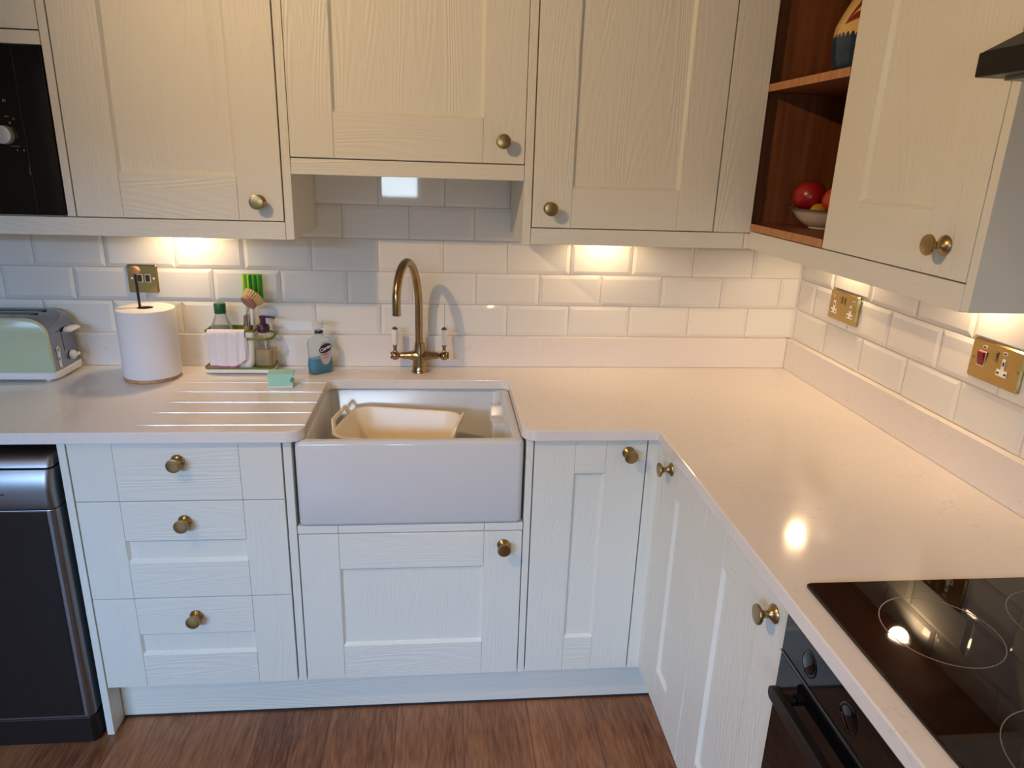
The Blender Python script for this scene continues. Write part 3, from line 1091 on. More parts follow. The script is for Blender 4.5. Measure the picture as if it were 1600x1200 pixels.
NEONR = simple('red_lens', srgb(110, 30, 22), .3)
NEOND = simple('dark_lens', srgb(52, 22, 20), .3)
REDPL = simple('red_plastic', srgb(150, 22, 24), .3)
ROCKD = simple('bronze_rocker', (0.10, 0.06, 0.03, 1), .25, .7)
t = thing('fused_switch', 'square brass switch plate with two dark rockers behind the paper roll', 'switch', (.303, -.002, 1.182))
PP = back(.0005)
plate(t, PP, .2590, .3465, 1.1395, 1.2245, BRASS_P)
rocker(PP, .2950, 1.1840, .0130, .0210, .006, t, ROCKD, .002, WHITEPL)
rocker(PP, .3180, 1.1840, .0130, .0210, .006, t, ROCKD, .002, WHITEPL)
screw(PP, .2720, 1.1835, .006, t, WHITEPL)
screw(PP, .3350, 1.1835, .006, t, WHITEPL)

PS = right(XW - .0005)
t = thing('double_socket', 'brass double wall socket with white inserts in the tiled corner', 'socket', (XW, -.29, 1.18))
plate(t, PS, .2170, .3640, 1.1365, 1.2230, BRASS_P, .010)
for uc in (.2465, .3340):
    socket_insert(PS, uc, 1.1690, .010, t)
neon(PS, .2370, 1.2040, .010, t, NEOND)
neon(PS, .3440, 1.2040, .010, t, NEOND)
rocker(PS, .2800, 1.1985, .0085, .0205, .010, t, BRASS, .002, BRASS_P)
rocker(PS, .2950, 1.1985, .0085, .0205, .010, t, BRASS, .002, BRASS_P)
screw(PS, .3560, 1.1795, .010, t, BRASS)

t = thing('cooker_switch', 'brass cooker control plate with a red rocker switch above the worktop', 'switch', (XW, -.885, 1.18))
plate(t, PS, .8155, .9625, 1.1355, 1.2235, BRASS_P, .007)
rocker(PS, .8510, 1.1830, .0180, .0300, .007, t, REDPL, .006, WHITEPL)
neon(PS, .8545, 1.2090, .007, t, NEONR)
rocker(PS, .8880, 1.1965, .0100, .0215, .007, t, BRASS, .003, BRASS_P)
neon(PS, .9130, 1.2090, .007, t, NEONR)
socket_insert(PS, .9140, 1.1740, .007, t)
screw(PS, .8265, 1.1790, .007, t, BRASS_P)
screw(PS, .9530, 1.1790, .007, t, BRASS_P)

# ------------------------------------------------------------------ toaster
t = thing('toaster', 'sage green and chrome long-slot toaster at the left end of the worktop', 'toaster', (-.04, -.105, ZT))
m = MB()
m.loft([rrect(-.185, .107, -.188, -.024, .026, ZT + .0085, 6), rrect(-.187, .109, -.190, -.022, .028, ZT + .012, 6), rrect(-.187, .109, -.190, -.022, .028, ZT + .026, 6), rrect(-.184, .106, -.187, -.025, .026, ZT + .029, 6)])
m.build('base', WHITEPL, t, smooth=40)
def tprof(x0, x1, zb, zt, r, k=8):
    # flat top, big rounded shoulders, slightly splayed ends
    p = [(x0 - .004, zb)]
    p += [(x0 + r * (1 - math.cos(a)) + .002, zt - r * .78 * (1 - math.sin(a))) for a in (PI / 2 * i / k for i in range(k + 1))]
    p += [(x1 - r * (1 - math.sin(a)) - .002, zt - r * .78 * (1 - math.cos(a))) for a in (PI / 2 * i / k for i in range(k + 1))]
    p += [(x1 + .004, zb)]
    return p
PT = lambda u, n, z: (u, n, z)
m = MB()
m.loft([[(x, y, z) for x, z in tprof(-.176, .0985, ZT + .0292, zt, .062)] for y, zt in ((-.176, ZT + .186), (-.160, ZT + .1885), (-.050, ZT + .1885), (-.034, ZT + .184))])
body = m.build('body', simple('dull_chrome', (0.30, 0.295, 0.295, 1), 0.16, 1.0, noise=0.05), t, smooth=40)
m = MB()
m.loft([[(x, y, z) for x, z in tprof(-.176 + i, .0990 - i, ZT + .0294, ZT + .186 - i, .062)] for y, i in ((-.1765, 0.0), (-.184, .0005), (-.1868, .004))])
m.build('side_panel', GREENTO, t, smooth=35)['label'] = 'sage green side panel'
m = MB()
m.loft([[(x, y, z) for x, z in tprof(-.170 + i, .0930 - i, ZT + .0294, ZT + .176 - i, .062)] for y, i in ((-.0335, 0.0), (-.027, .0005), (-.0245, .004))])
m.build('side_panel', GREENTO, t, smooth=35)['label'] = 'sage green side panel'
for yc in (-.128, -.082):
    m = MB()
    m.loft([rrect(-.130, .052, yc - .0125, yc + .0125, .0120, ZT + .1875, 6), rrect(-.130, .052, yc - .0125, yc + .0125, .0120, ZT + .1892, 6)])
    m.build('slot', BLACKPL, t)
XE = .1005
m = MB()
m.hexa([(.095, -.1118, ZT + .072), (.1008, -.1118, ZT + .072), (.1008, -.1102, ZT + .072), (.095, -.1102, ZT + .072),
        (.092, -.1118, ZT + .138), (.0973, -.1118, ZT + .138), (.0973, -.1102, ZT + .138), (.092, -.1102, ZT + .138)])
m.build('lever_slit', BLACKPL, body)
m = MB(); m.loft([rrect(XE - .002, XE + .024, -.108, -.048, .006, ZT + .130, 5), rrect(XE - .002, XE + .027, -.110, -.046, .009, ZT + .134, 5), rrect(XE - .002, XE + .020, -.100, -.056, .010, ZT + .141, 5)])
m.build('lever', WHITEPL, t, smooth=45)
m = MB()
m.lathe((XE + .002, -.083, ZT + .055), (1, 0, 0), [(.0140, 0), (.0140, .006), (.011, .011), (0, .0115)], 24)
m.loft([rrect(XE + .008, XE + .018, -.086, -.060, .0025, ZT + .051, 3), rrect(XE + .008, XE + .018, -.086, -.062, .0025, ZT + .059, 3)])
m.build('dial', WHITEPL, t, smooth=45)
m = MB()
pts = [(-.148 + .0065 * math.sin(a), ZT + .060 + (.030 if math.cos(a) > 0 else -.030) + .0065 * math.cos(a)) for a in (2 * PI * k / 24 for k in range(24))]
m.loft([[(XE - .004, y, z) for y, z in pts], [(XE + .0020, y, z) for y, z in pts]])
bp_ = m.build('button_panel', WHITEPL, t)
for dz in (-.027, 0, .027):
    m = MB(); m.lathe((XE + .0015, -.148, ZT + .060 + dz), (1, 0, 0), [(.0048, 0), (.0048, .003), (.0036, .0042), (0, .0044)], 18)
    m.build('button', CHROME, bp_, smooth=40)
for fx, fy in ((-.150, -.165), (.072, -.165), (-.150, -.045), (.072, -.045)):
    m = MB(); m.lathe((fx, fy, ZT + .0003), (0, 0, 1), [(.0075, 0), (.0085, .0085), (0, .0085)], 18)
    m.build('foot', WHITEPL, t)

# ------------------------------------------------------------------ paper roll on its holder
t = thing('paper_towel_holder', 'wooden kitchen-roll stand with a thin steel rod and round wooden ball', 'paper towel holder', (.346, -.130, ZT))
m = MB(); m.lathe((.346, -.130, ZT + .0003), (0, 0, 1), [(.074, 0), (.076, .002), (.076, .009), (.074, .0115), (0, .0115)], 48)
m.build('base', WOODPALE, t, smooth=40)
m = MB(); m.tube([(.338, -.130, ZT + .010), (.3345, -.130, 1.222)], .0037, 12)
m.build('rod', STEELD, t, smooth=40)
m = MB(); m.sphere((.3345, -.130, 1.2285), .0135, scale=(1, 1, .88))
m.build('ball', WOODPALE, t, smooth=60)
m = MB()
C0 = Vector((.350, -.130, ZT + .0122))
m.lathe(C0, (0, 0, 1), [(.0225, .0), (.0785, .0), (.0795, .002), (.0795, .194), (.0785, .197), (.076, .198), (.0225, .198), (.0225, .0)], 64)
pr_ = m.build('paper_roll', PAPER, loc=tuple(C0), smooth=40)
tag(pr_, 'thick white kitchen paper roll standing on the wooden stand', 'paper roll')
m = MB(); m.lathe(C0, (0, 0, 1), [(.0205, .001), (.0222, .001), (.0222, .1975), (.0205, .1975), (.0205, .001)], 32)
m.build('card_core', simple('grey_card', srgb(96, 84, 76), .9), pr_)

# ------------------------------------------------------------------ sink caddy and what it holds
t = thing('sink_caddy', 'white and olive green sink tidy on the worktop left of the tap', 'caddy', (.585, -.062, ZT))
CX0, CX1, CY0, CY1 = .487, .692, -.107, -.0185
m = MB()
m.loft([rrect(CX0 + .006, CX1 - .006, CY0 + .006, CY1 - .006, .016, ZT + .003, 5), rrect(CX0, CX1, CY0, CY1, .018, ZT + .006, 5), rrect(CX0, CX1, CY0, CY1, .018, ZT + .0165, 5)])
for fx in (CX0 + .03, CX1 - .03):
    for fy in (CY0 + .02, CY1 - .02):
        m.lathe((fx, fy, ZT + .0003), (0, 0, 1), [(.006, 0), (.006, .003)], 12)
m.build('tray', WHITEPL, t, bevel=.001)
m = MB()
m.loft([rrect(CX0, CX1, CY0, CY1, .018, ZT + .0167, 5), rrect(CX0, CX1, CY0, CY1, .018, ZT + .0225, 5), rrect(CX0 + .004, CX1 - .004, CY0 + .004, CY1 - .004, .015, ZT + .0225, 5), rrect(CX0 + .005, CX1 - .005, CY0 + .005, CY1 - .005, .015, ZT + .0195, 5)])
m.build('tray_liner', OLIVE, t, bevel=.0008)['label'] = 'olive green tray liner'
KX0, KX1, KY0, KY1 = .497, .634, -.100, -.022
m = MB()
m.loft([rrect(KX0 + .006, KX1 - .004, KY0 + .003, KY1 - .003, .014, ZT + .0200, 5), rrect(KX0 + .003, KX1, KY0 + .001, KY1 - .001, .016, ZT + .030, 5), rrect(KX0, KX1 + .006, KY0, KY1, .008, ZT + .131, 5),
        rrect(KX0 + .003, KX1 + .003, KY0 + .003, KY1 - .003, .007, ZT + .131, 5), rrect(KX0 + .006, KX1 - .003, KY0 + .004, KY1 - .004, .012, ZT + .035, 5), rrect(KX0 + .012, KX1 - .008, KY0 + .008, KY1 - .008, .010, ZT + .0240, 5)])
m.build('container', WHITEPL, t, smooth=50)
m = MB()
m.loft([rrect(KX0 - .001, KX1 + .007, KY0 - .001, KY1 + .001, .009, ZT + .1312, 5), rrect(KX0 - .001, KX1 + .007, KY0 - .001, KY1 + .001, .009, ZT + .136, 5),
        rrect(KX0 + .0045, KX1 + .0015, KY0 + .0045, KY1 - .0045, .006, ZT + .136, 5), rrect(KX0 + .0048, KX1 + .0010, KY0 + .0048, KY1 - .0048, .006, ZT + .095, 5), rrect(KX0 + .0036, KX1 + .0022, KY0 + .0036, KY1 - .0036, .006, ZT + .095, 5), rrect(KX0 + .0036, KX1 + .0022, KY0 + .0036, KY1 - .0036, .006, ZT + .1312, 5)], False, False)
m.build('rim_liner', OLIVE, t, smooth=40)['label'] = 'olive green rim'
m = MB()
rail = [(.615, -.1035, ZT + .112), (.640, -.1045, ZT + .1115), (.672, -.1045, ZT + .111), (.684, -.100, ZT + .111), (.692, -.086, ZT + .112), (.694, -.060, ZT + .114), (.692, -.036, ZT + .116), (.680, -.024, ZT + .117), (.640, -.021, ZT + .118)]
m.tube(rail, .0040, 10)
m.build('towel_rail', OLIVE, t, smooth=50)['label'] = 'olive green rail round the pump bottle'

# cloth over the front of the caddy
m = MB()
nu, nv = 30, 26
def clothp(i, j, off):
    u = i / (nu - 1); v = j / (nv - 1)
    x = .507 + .108 * u
    s = v * .150
    wob = .0022 * math.sin(u * 19 + 1.5 * v) * min(1, v * 2) + .0012 * math.sin(u * 41 + 3 * v)
    if s < .026:
        y = -.0935 - s * .40; z = ZT + .1390 - .004 * (s / .026) ** 2
    else:
        q = s - .026
        zl = .100 if True else 0
        cut_ = .028 * max(0, (u - .55) / .45) ** 2 + .006 * (1 - u)          # right hem corner lifts
        y = -.1050 - min(q, .01) * .25 - wob
        z = ZT + .135 - q * (1 - cut_ / .124) * .93
    return (x + .004 * (v ** 2) * (1 - u), y - off, z)
fr_ = [[m.bm.verts.new(clothp(i, j, .0016)) for j in range(nv)] for i in range(nu)]
bk = [[m.bm.verts.new(clothp(i, j, 0)) for j in range(nv)] for i in range(nu)]
for i in range(nu - 1):
    for j in range(nv - 1):
        hem = 1 if j >= nv - 2 else 0
        m.face([fr_[i][j], fr_[i + 1][j], fr_[i + 1][j + 1], fr_[i][j + 1]], hem)
        m.face([bk[i][j], bk[i][j + 1], bk[i + 1][j + 1], bk[i + 1][j]], hem)
for i in range(nu - 1):
    m.face([fr_[i][0], bk[i][0], bk[i + 1][0], fr_[i + 1][0]]); m.face([fr_[i][-1], fr_[i + 1][-1], bk[i + 1][-1], bk[i][-1]], 1)
for j in range(nv - 1):
    m.face([fr_[0][j], fr_[0][j + 1], bk[0][j + 1], bk[0][j]]); m.face([fr_[-1][j], bk[-1][j], bk[-1][j + 1], fr_[-1][j + 1]])
CLOTH = simple('white_cotton', srgb(232, 226, 228), .95, noise=.05, nscale=300, bump=.3)
HEM = simple('pink_hem', srgb(190, 110, 132), .9, noise=.3, nscale=200)
cl = m.build('dish_cloth', [CLOTH, HEM], loc=(.56, -.1, ZT + .13), smooth=60)
tag(cl, 'white dish cloth with a pink hem hanging over the front of the sink tidy', 'cloth')
m = MB()
for k, dx in enumerate((0, .0045, .009)):
    m.tube([(.6145 + dx * .55, -.1075, ZT + .118), (.6155 + dx * .6, -.1080, ZT + .085), (.611 + dx, -.1080, ZT + .058), (.602 + dx, -.1078, ZT + .042), (.594 + dx, -.1075, ZT + .033)], .0011, 6)
m.build('folded_edge', CLOTH, cl)
t_ = cl

# bottle with green cap in the caddy
PB0 = Vector((.538, -.061, ZT + .0255))
t = thing('squeezy_bottle', 'clear bottle with a dark green cap standing in the sink tidy', 'bottle', tuple(PB0))
m = MB(); m.lathe(PB0, (0, 0, 1), [(.028, 0), (.031, .004), (.032, .075), (.033, .088), (.031, .112), (.024, .130), (.0175, .146), (.0155, .156), (.0145, .160), (0, .160)], 32)
m.build('body', clear('clear_bottle', (.86, .87, .83, 1), .05, .82), t, smooth=50)
m = MB(); m.lathe(PB0, (0, 0, 1), [(.0285, .002), (.0300, .006), (.0310, .095), (0, .0955)], 28)
m.build('liquid', simple('pale_green_liquid', srgb(120, 132, 70), .2, noise=.05), t, smooth=50)
m = MB(); m.lathe(PB0, (0, 0, 1), [(.0165, .156), (.0172, .158), (.0172, .184), (.0160, .1865), (0, .187)], 32)
m.build('cap', simple('dark_green_cap', srgb(26, 92, 50), .35), t, smooth=40)['label'] = 'dark green cap'

# dish brush
t = thing('dish_brush', 'wooden dish brush with pale bristles sticking up from the sink tidy', 'brush', (.615, -.058, ZT + .03))
m = MB()
m.tube([(.612, -.058, ZT + .030), (.614, -.058, ZT + .150)], [.009, .0095], 16)
m.build('handle', WOODPALE, t, smooth=40)
m = MB()
m.tube([(.6135, -.058, ZT + .143), (.6140, -.058, ZT + .176)], [.0108, .0098], 18)
m.build('ferrule', CHROME, t, smooth=40)
m = MB()
m.tube([(.6115, -.058, ZT + .172), (.617, -.060, ZT + .190), (.620, -.061, ZT + .212)], .0014, 8)
m.tube([(.6165, -.058, ZT + .172), (.6205, -.059, ZT + .190), (.6265, -.060, ZT + .212)], .0014, 8)
m.build('wire_neck', CHROME, t, smooth=40)
hc = Vector((.6260, -.0820, ZT + .2165)); ax = Vector((.52, .62, .60)).normalized()
m = MB(); m.lathe(hc, ax, [(.0230, -.001), (.0248, .001), (.0250, .009), (.0240, .011), (0, .011)], 36)
m.build('head', simple('red_beech', srgb(168, 122, 104), .5, noise=.15, nscale=80), t, smooth=40)
m = MB()
bu, bv, ba = frame_of(ax)
for ring, cnt in ((.021, 22), (.014, 14), (.007, 8)):
    for k in range(cnt):
        a = 2 * PI * k / cnt + ring * 40
        d0 = bu * math.cos(a) + bv * math.sin(a)
        p0 = hc + ax * .009 + d0 * ring
        p1 = hc + ax * .0335 + d0 * ring * 1.38
        m.tube([p0, (p0 + p1) / 2 + d0 * .0006, p1], [.0022, .0030, .0040], 7)
m.build('bristles', simple('tampico_bristle', srgb(226, 194, 138), .8, noise=.25, nscale=300), t, smooth=50)

# ribbed green sponge on a thin white wand behind the brush
SP0 = Vector((.630, -.0330, ZT + .0260))
t = thing('sponge_wand', 'ribbed lime green sponge on a thin white wand behind the dish brush', 'sponge', tuple(SP0))
def ribs(x0, x1, yf, yb, amp, n, k=80):
    f = []
    for i in range(k + 1):
        x = x0 + (x1 - x0) * i / k
        f.append((x, yf - amp * abs(math.sin(PI * n * i / k)) ** .6))
    return f + [(x1, yb), (x0, yb)]
m = MB()
o2 = ribs(.6010, .6590, -.0345, -.0220, .0062, 4)
m.loft([[(.630 + (x - .630) * .9, y, 1.1260) for x, y in o2], [(x, y, 1.1330) for x, y in o2], [(x, y, 1.2030) for x, y in o2], [(.630 + (x - .630) * .97, -.029 + (y + .029) * .9, 1.2055) for x, y in o2]])
for f in m.bm.faces:
    f.material_index = 1 if f.calc_center_median().x < .6225 else 0
m.build('foam_head', [simple('green_foam', srgb(78, 168, 40), .8, noise=.2, nscale=200, bump=.3), simple('lime_foam', srgb(176, 224, 76), .8, noise=.2, nscale=200, bump=.3)], t, smooth=40)
m = MB(); m.tube([(.626, -.032, ZT + .026), (.629, -.030, 1.128)], .0045, 12)
m.build('wand', WHITEPL, t, smooth=40)

# pump bottle
PP0 = Vector((.6620, -.0630, ZT + .0200))
t = thing('pump_bottle', 'clear soap bottle with a plum pump head on the sink tidy tray', 'soap bottle', tuple(PP0))
def pbl(h, hx, hy, r):
    return rrect(PP0.x - hx, PP0.x + hx, PP0.y - hy, PP0.y + hy, r, PP0.z + h, 5)
m = MB()
m.loft([pbl(.0002, .025, .0225, .012), pbl(.003, .0275, .0255, .014), pbl(.082, .0265, .0250, .014), pbl(.098, .022, .0205, .013), pbl(.106, .0160, .0158, .0125), pbl(.113, .0150, .0150, .0125)])
b_ = m.build('body', clear('clear_plastic', (.96, .95, .92, 1), .05, .94), t, smooth=50)
m = MB()
m.loft([pbl(.002, .0235, .021, .011), pbl(.004, .0260, .0240, .013), pbl(.052, .0258, .0238, .013), pbl(.0525, .0250, .023, .012)])
m.build('liquid', clear('amber_soap', (.86, .72, .40, 1), .05, .72), t, smooth=50)
PLUM = simple('plum_plastic', srgb(66, 28, 52), .35)
m = MB(); m.lathe(PP0, (0, 0, 1), [(.0178, .1055), (.0182, .107), (.0182, .124), (.0150, .128), (.0085, .131), (.0080, .147), (.0100, .148), (.0102, .1525), (.009, .1545), (0, .1550)], 32)
m.tube([PP0 + Vector((.0, 0, .1515)), PP0 + Vector((.022, -.002, .1520)), PP0 + Vector((.036, -.003, .1485))], [.0040, .0036, .0028], 10)
m.build('pump', PLUM, t, smooth=45)['label'] = 'plum pump head'
m = MB(); m.tube([PP0 + Vector((0, 0, .1055)), PP0 + Vector((.006, 0, .02))], .0022, 8)
m.build('dip_tube', WHITEPL, t, smooth=40)
m = MB()
for k in range(3):
    zc = PP0.z + .058 + k * .0095
    m.box(PP0.x + .0145, PP0.x + .0205, PP0.y - .0268, PP0.y - .0262, zc, zc + .0014)
    m.box(PP0.x + .0145, PP0.x + .0159, PP0.y - .0268, PP0.y - .0262, zc, zc + .0065)
    if k != 1:
        m.box(PP0.x + .0191, PP0.x + .0205, PP0.y - .0268, PP0.y - .0262, zc, zc + .0065)
m.build('printed_mark', PLUM, t)

# teal sponge
SG = Vector((.741, -.2130, ZT + .0005))
t = thing('sponge', 'small teal sponge with a white scouring pad lying left of the sink', 'sponge', tuple(SG))
ga = math.radians(6)
def sgp(x, y, z):
    return (SG.x + x * math.cos(ga) - y * math.sin(ga), SG.y + x * math.sin(ga) + y * math.cos(ga), SG.z + z)
prof = [(-.0365, .0072), (.0325, .0072), (.0335, .012), (.0270, .018), (.0250, .023), (.0280, .029), (.0345, .033), (.0350, .0400), (.034, .0420), (-.0350, .0420), (-.0375, .040), (-.0375, .030), (-.0335, .024), (-.0335, .020), (-.0375, .014)]
m = MB()
m.loft([[sgp(x, y, z) for x, z in prof] for y in (-.026, .026)])
m.build('foam', simple('teal_foam', srgb(164, 218, 202), .9, noise=.12, nscale=260, bump=.4), t, bevel=.0015)
m = MB()
m.loft([[sgp(x, y, z) for x, z in ((-.0365, 0), (.0325, 0), (.0325, .0070), (-.0365, .0070))] for y in (-.026, .026)])
m.build('scouring_pad', simple('white_scourer', srgb(226, 232, 226), .95, noise=.2, nscale=400, bump=.5), t, bevel=.001)['label'] = 'white scouring pad'

# hand wash bottle
HW = Vector((.8300, -.0780, ZT + .0004))
t = thing('hand_wash_bottle', 'clear hand wash bottle of blue liquid with a navy oval label left of the tap', 'soap bottle', tuple(HW))
hr = math.radians(36)
def hwl(h, hx, hy, r, inset=0, dx=0):
    q = []
    for x, y, z in rrect(-hx + inset, hx - inset, -hy + inset, hy - inset, max(r - inset, .002), h, 5):
        x += dx
        q.append((HW.x + x * math.cos(hr) - y * math.sin(hr), HW.y + x * math.sin(hr) + y * math.cos(hr), HW.z + z))
    return q
LV = [(0, .032, .0155, .012), (.004, .0370, .0185, .014), (.030, .0380, .0190, .014), (.060, .0345, .0185, .014), (.082, .0360, .0190, .014), (.098, .0375, .0185, .014), (.108, .0310, .0165, .013), (.114, .0180, .0140, .011), (.117, .0125, .0120, .0115), (.130, .0125, .0120, .0115)]
m = MB(); m.loft([hwl(*l) for l in LV])
m.build('body', clear('clear_aqua_plastic', (.90, .94, .92, 1), .04, .93), t, smooth=50)
m = MB(); m.loft([hwl(l[0] + (.0015 if k == 0 else 0), l[1], l[2], l[3], .0016) for k, l in enumerate(LV[:3])] + [hwl(.0475, .0360, .0188, .014, .0016), hwl(.0480, .0335, .018, .013, .0016)])
m.build('liquid', simple('blue_soap', srgb(6, 142, 182), .12, noise=.1, nscale=30), t, smooth=50)
NAVY = simple('navy_print', srgb(24, 28, 66), .3)
m = MB()
m.lathe(HW + Vector((0, 0, .1265)), (0, 0, 1), [(.0128, 0), (.0132, .0008), (.0132, .0060), (.0120, .0075), (0, .0075)], 28)
m.build('collar', NAVY, t, smooth=40)['label'] = 'navy collar'
m = MB()
m.lathe(HW + Vector((0, 0, .1335)), (0, 0, 1), [(.0050, 0), (.0050, .008), (.0135, .009), (.0140, .012), (.0140, .026), (.0125, .0275), (0, .028)], 28)
m.tube([HW + Vector((0, 0, .156)), HW + Vector((.020, .006, .157)), HW + Vector((.030, .009, .153))], [.0045, .004, .003], 10)
m.build('pump', clear('frosted_plastic', (.90, .92, .88, 1), .3, .55), t, smooth=40)
def lab(x, z, n):                                                      # a point on the bottle's front face
    return (HW.x + x * math.cos(hr) + (.0188 + n) * math.sin(hr), HW.y + x * math.sin(hr) - (.0188 + n) * math.cos(hr), HW.z + z)
m = MB()
lp = [(.0100 + .0215 * math.cos(a) * (1.0 if math.sin(a) > 0 else .92), .068 + (.034 if math.sin(a) > 0 else .040) * math.sin(a)) for a in (2 * PI * k / 40 for k in range(40))]
m.loft([[lab(x, z, .0002) for x, z in lp], [lab(x, z, .0007) for x, z in lp]])
lb_ = m.build('label_sticker', simple('silver_pink_label', srgb(196, 178, 176), .4, noise=.1), t)
m = MB()
ra = math.radians(20)
def ov(sx, sz, n):
    q = []
    for k in range(40):
        a = 2 * PI * k / 40
        x, z = sx * math.cos(a), sz * math.sin(a)
        q.append(lab(.0095 + x * math.cos(ra) - z * math.sin(ra), .080 + x * math.sin(ra) + z * math.cos(ra), n))
    return q
m.loft([ov(.0215, .0140, .0006), ov(.0215, .0140, .0011)])
m.build('logo_oval', NAVY, lb_)
m = MB(); m.loft([[lab(x, z, .0006) for x, z in ((.000, .058), (.020, .060), (.020, .0625), (.000, .0605))], [lab(x, z, .001) for x, z in ((.000, .058), (.020, .060), (.020, .0625), (.000, .0605))]])
m.loft([[lab(x, z, .0006) for x, z in ((.002, .049), (.019, .051), (.019, .0525), (.002, .0505))], [lab(x, z, .001) for x, z in ((.002, .049), (.019, .051), (.019, .0525), (.002, .0505))]])
m.build('small_print', simple('plum_print', srgb(120, 60, 80), .5), lb_)
fc = bpy.data.curves.new('lettering', 'FONT')
fc.body = 'Carex'
fc.size = .0150
fc.align_x = 'CENTER'
fc.align_y = 'CENTER'
fc.extrude = .0002
fc.offset = .0003
fo = bpy.data.objects.new('lettering_source', fc)
COL.objects.link(fo)
bpy.context.view_layer.update()
me = bpy.data.meshes.new_from_object(fo.evaluated_get(bpy.context.evaluated_depsgraph_get()))
bpy.data.objects.remove(fo)
for v in me.vertices:
    x, z, n = v.co.x, v.co.y, v.co.z
    v.co = Vector(lab(.0095 + x * math.cos(ra) - z * math.sin(ra), .080 + x * math.sin(ra) + z * math.cos(ra), .0013 + n)) - HW
me.materials.clear()
me.materials.append(WHITEPL)
lo_ = bpy.data.objects.new('lettering', me)
COL.objects.link(lo_)
lo_.parent = lb_

# ------------------------------------------------------------------ things on the open shelves
VB = Vector((2.215, -.500, 1.7700))
t = thing('pottery_jug', 'painted cream pottery vase with a dark blue base on the upper oak shelf', 'vase', tuple(VB))
def vase_mat():
    m_, nt, b = mat('painted_pottery')
    b.inputs['Roughness'].default_value = .15
    tc = N(nt, 'ShaderNodeTexCoord')
    sp = N(nt, 'ShaderNodeSeparateXYZ')
    nt.links.new(tc.outputs['Object'], sp.inputs[0])
    th = N(nt, 'ShaderNodeMath', operation='ARCTAN2')
    nt.links.new(sp.outputs['Y'], th.inputs[0]); nt.links.new(sp.outputs['X'], th.inputs[1])
    wav = math_node(nt, 'MULTIPLY', math_node(nt, 'ABSOLUTE', math_node(nt, 'SINE', math_node(nt, 'MULTIPLY', th.outputs[0], 22.0))), .010)
    edge = math_node(nt, 'ADD', .088, wav)
    blue = math_node(nt, 'LESS_THAN', sp.outputs['Z'], edge)
    n1 = N(nt, 'ShaderNodeTexNoise'); n1.inputs['Scale'].default_value = 30
    nt.links.new(tc.outputs['Object'], n1.inputs['Vector'])
    mb = N(nt, 'ShaderNodeMix', data_type='RGBA')
    mb.inputs['A'].default_value = srgb(26, 44, 66); mb.inputs['B'].default_value = srgb(48, 74, 98)
    nt.links.new(n1.outputs['Fac'], mb.inputs['Factor'])
    mx = N(nt, 'ShaderNodeMix', data_type='RGBA')
    mx.inputs['A'].default_value = srgb(226, 190, 122)
    nt.links.new(mb.outputs['Result'], mx.inputs['B'])
    nt.links.new(blue, mx.inputs['Factor'])
    nt.links.new(mx.outputs['Result'], b.inputs['Base Color'])
    return m_
def vr(h):
    pts = [(0, .060), (.006, .066), (.012, .078), (.045, .088), (.085, .0925), (.115, .089), (.150, .074), (.185, .055), (.215, .044), (.245, .042), (.270, .048)]
    for (h0, r0), (h1, r1) in zip(pts, pts[1:]):
        if h0 <= h <= h1:
            return r0 + (r1 - r0) * (h - h0) / (h1 - h0)
    return pts[-1][1]
m = MB()
prf = [(vr(h), h) for h in [0, .003, .006, .012] + [.012 + k * .0172 for k in range(1, 16)]]
m.lathe(VB, (0, 0, 1), prf + [(.044, .268), (.038, .235), (0, .235)], 56)
m.build('body', vase_mat(), t, smooth=60)
m = MB()
hpts = [VB + Vector((.040, -.010, .245)), VB + Vector((.085, -.025, .262)), VB + Vector((.120, -.035, .225)), VB + Vector((.112, -.035, .165)), VB + Vector((.085, -.028, .125))]
m.tube(hpts, .009, 12)
m.build('handle', simple('blue_glaze', srgb(40, 62, 88), .2, noise=.2), t, smooth=60)
# red painted leaves
m = MB()
def onv(a, h, n=.0008):
    r = vr(h) + n
    return VB + Vector((r * math.cos(a), r * math.sin(a), h))
AC = math.atan2(-2.235 - VB.y, 1.207 - VB.x)          # bearing towards the room
for a0, h0, da, dh, w in ((-.85, .115, .62, .012, .0085), (-.85, .120, .52, .050, .0085), (-.75, .130, .40, .072, .006), (-.05, .112, .50, .020, .0085), (.05, .122, .40, .060, .008)):
    nseg = 10
    lo1, lo2 = [], []
    for k in range(nseg + 1):
        s = k / nseg
        a = AC + a0 + da * s; h = h0 + dh * s + .01 * math.sin(PI * s)
        ww = w * math.sin(PI * s) ** .7 + .0004
        lo1.append(onv(a, h + ww)); lo2.append(onv(a, h - ww))
    v1 = [m.bm.verts.new(p) for p in lo1]; v2 = [m.bm.verts.new(p) for p in lo2]
    for k in range(nseg):
        m.face([v1[k], v1[k + 1], v2[k + 1], v2[k]])
for k in range(26):
    a = AC - .50 + .62 * random.random(); h = .150 + .035 * random.random()
    m.sphere(onv(a, h, .0), .0022, 8, 4)
m.build('painted_leaves', simple('red_glaze', srgb(142, 42, 26), .25, noise=.15), t)

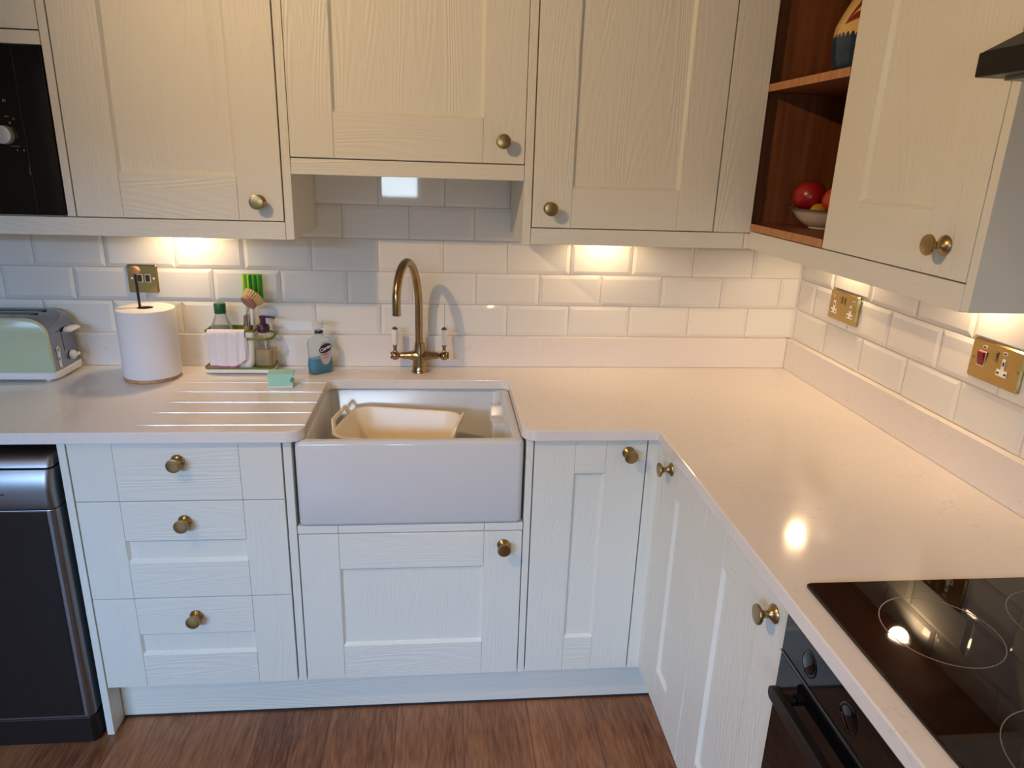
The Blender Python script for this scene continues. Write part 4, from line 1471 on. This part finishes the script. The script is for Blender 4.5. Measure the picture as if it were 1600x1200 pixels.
FB = Vector((2.196, -.452, 1.4175))
t = thing('fruit_bowl', 'shallow white bowl with a patterned green rim on the lower oak shelf', 'bowl', tuple(FB))
m = MB()
m.lathe(FB, (0, 0, 1), [(.040, 0), (.042, .002), (.042, .005), (.055, .010), (.072, .024), (.082, .038), (.090, .047), (.094, .0475), (.0955, .049), (.094, .0505), (.086, .0500), (.078, .042), (.066, .026), (.050, .013), (0, .0105)], 48)
bowl = m.build('dish', simple('cream_glaze', srgb(226, 212, 186), .2, noise=.02), t, smooth=50)
m = MB()
m.lathe(FB, (0, 0, 1), [(.0905, .0478), (.0945, .0480), (.0962, .0494), (.0945, .0512), (.086, .0508), (.0855, .0498), (.0905, .0478)], 48)
m.build('rim', simple('mottled_green_rim', srgb(120, 124, 84), .3, noise=.7, nscale=240), t, smooth=50)


def fruit(name, c, r, col, label, cat, dim=.10, squash=.94, col2=None):
    m_ = MB()
    loops = []
    for k in range(17):
        a = PI * k / 16
        rr = max(math.sin(a), .01) * r * (1 + .03 * math.cos(a))
        zz = -math.cos(a) * r * squash
        zz -= dim * r * 2.2 * math.exp(-(rr / (r * .28)) ** 2) * (1 if k > 8 else -.5)
        loops.append([Vector(c) + Vector((rr * math.cos(b), rr * math.sin(b), zz)) for b in (2 * PI * i / 28 for i in range(28))])
    m_.loft(loops)
    o_ = m_.build(name, simple(name + '_skin', col, .28, noise=.5 if col2 is None else .35, nscale=14), loc=c, smooth=60)
    return tag(o_, label, cat)


f = fruit('apple', (2.160, -.415, 1.4980), .0415, srgb(176, 34, 30), 'large red apple at the left of the fruit bowl', 'apple')
m = MB(); m.tube([Vector((2.160, -.415, 1.530)), Vector((2.162, -.416, 1.541))], [.0012, .0018], 7)
m.build('stalk', simple('brown_stalk', srgb(70, 44, 26), .8), f)
fruit('peach', (2.197, -.488, 1.4900), .0370, srgb(214, 76, 32), 'orange red peach half hidden behind the cupboard door edge', 'peach', .04)
fruit('lemon', (2.163, -.466, 1.4625), .0215, srgb(214, 160, 50), 'small yellow fruit low in the bowl between the red ones', 'fruit', .02)
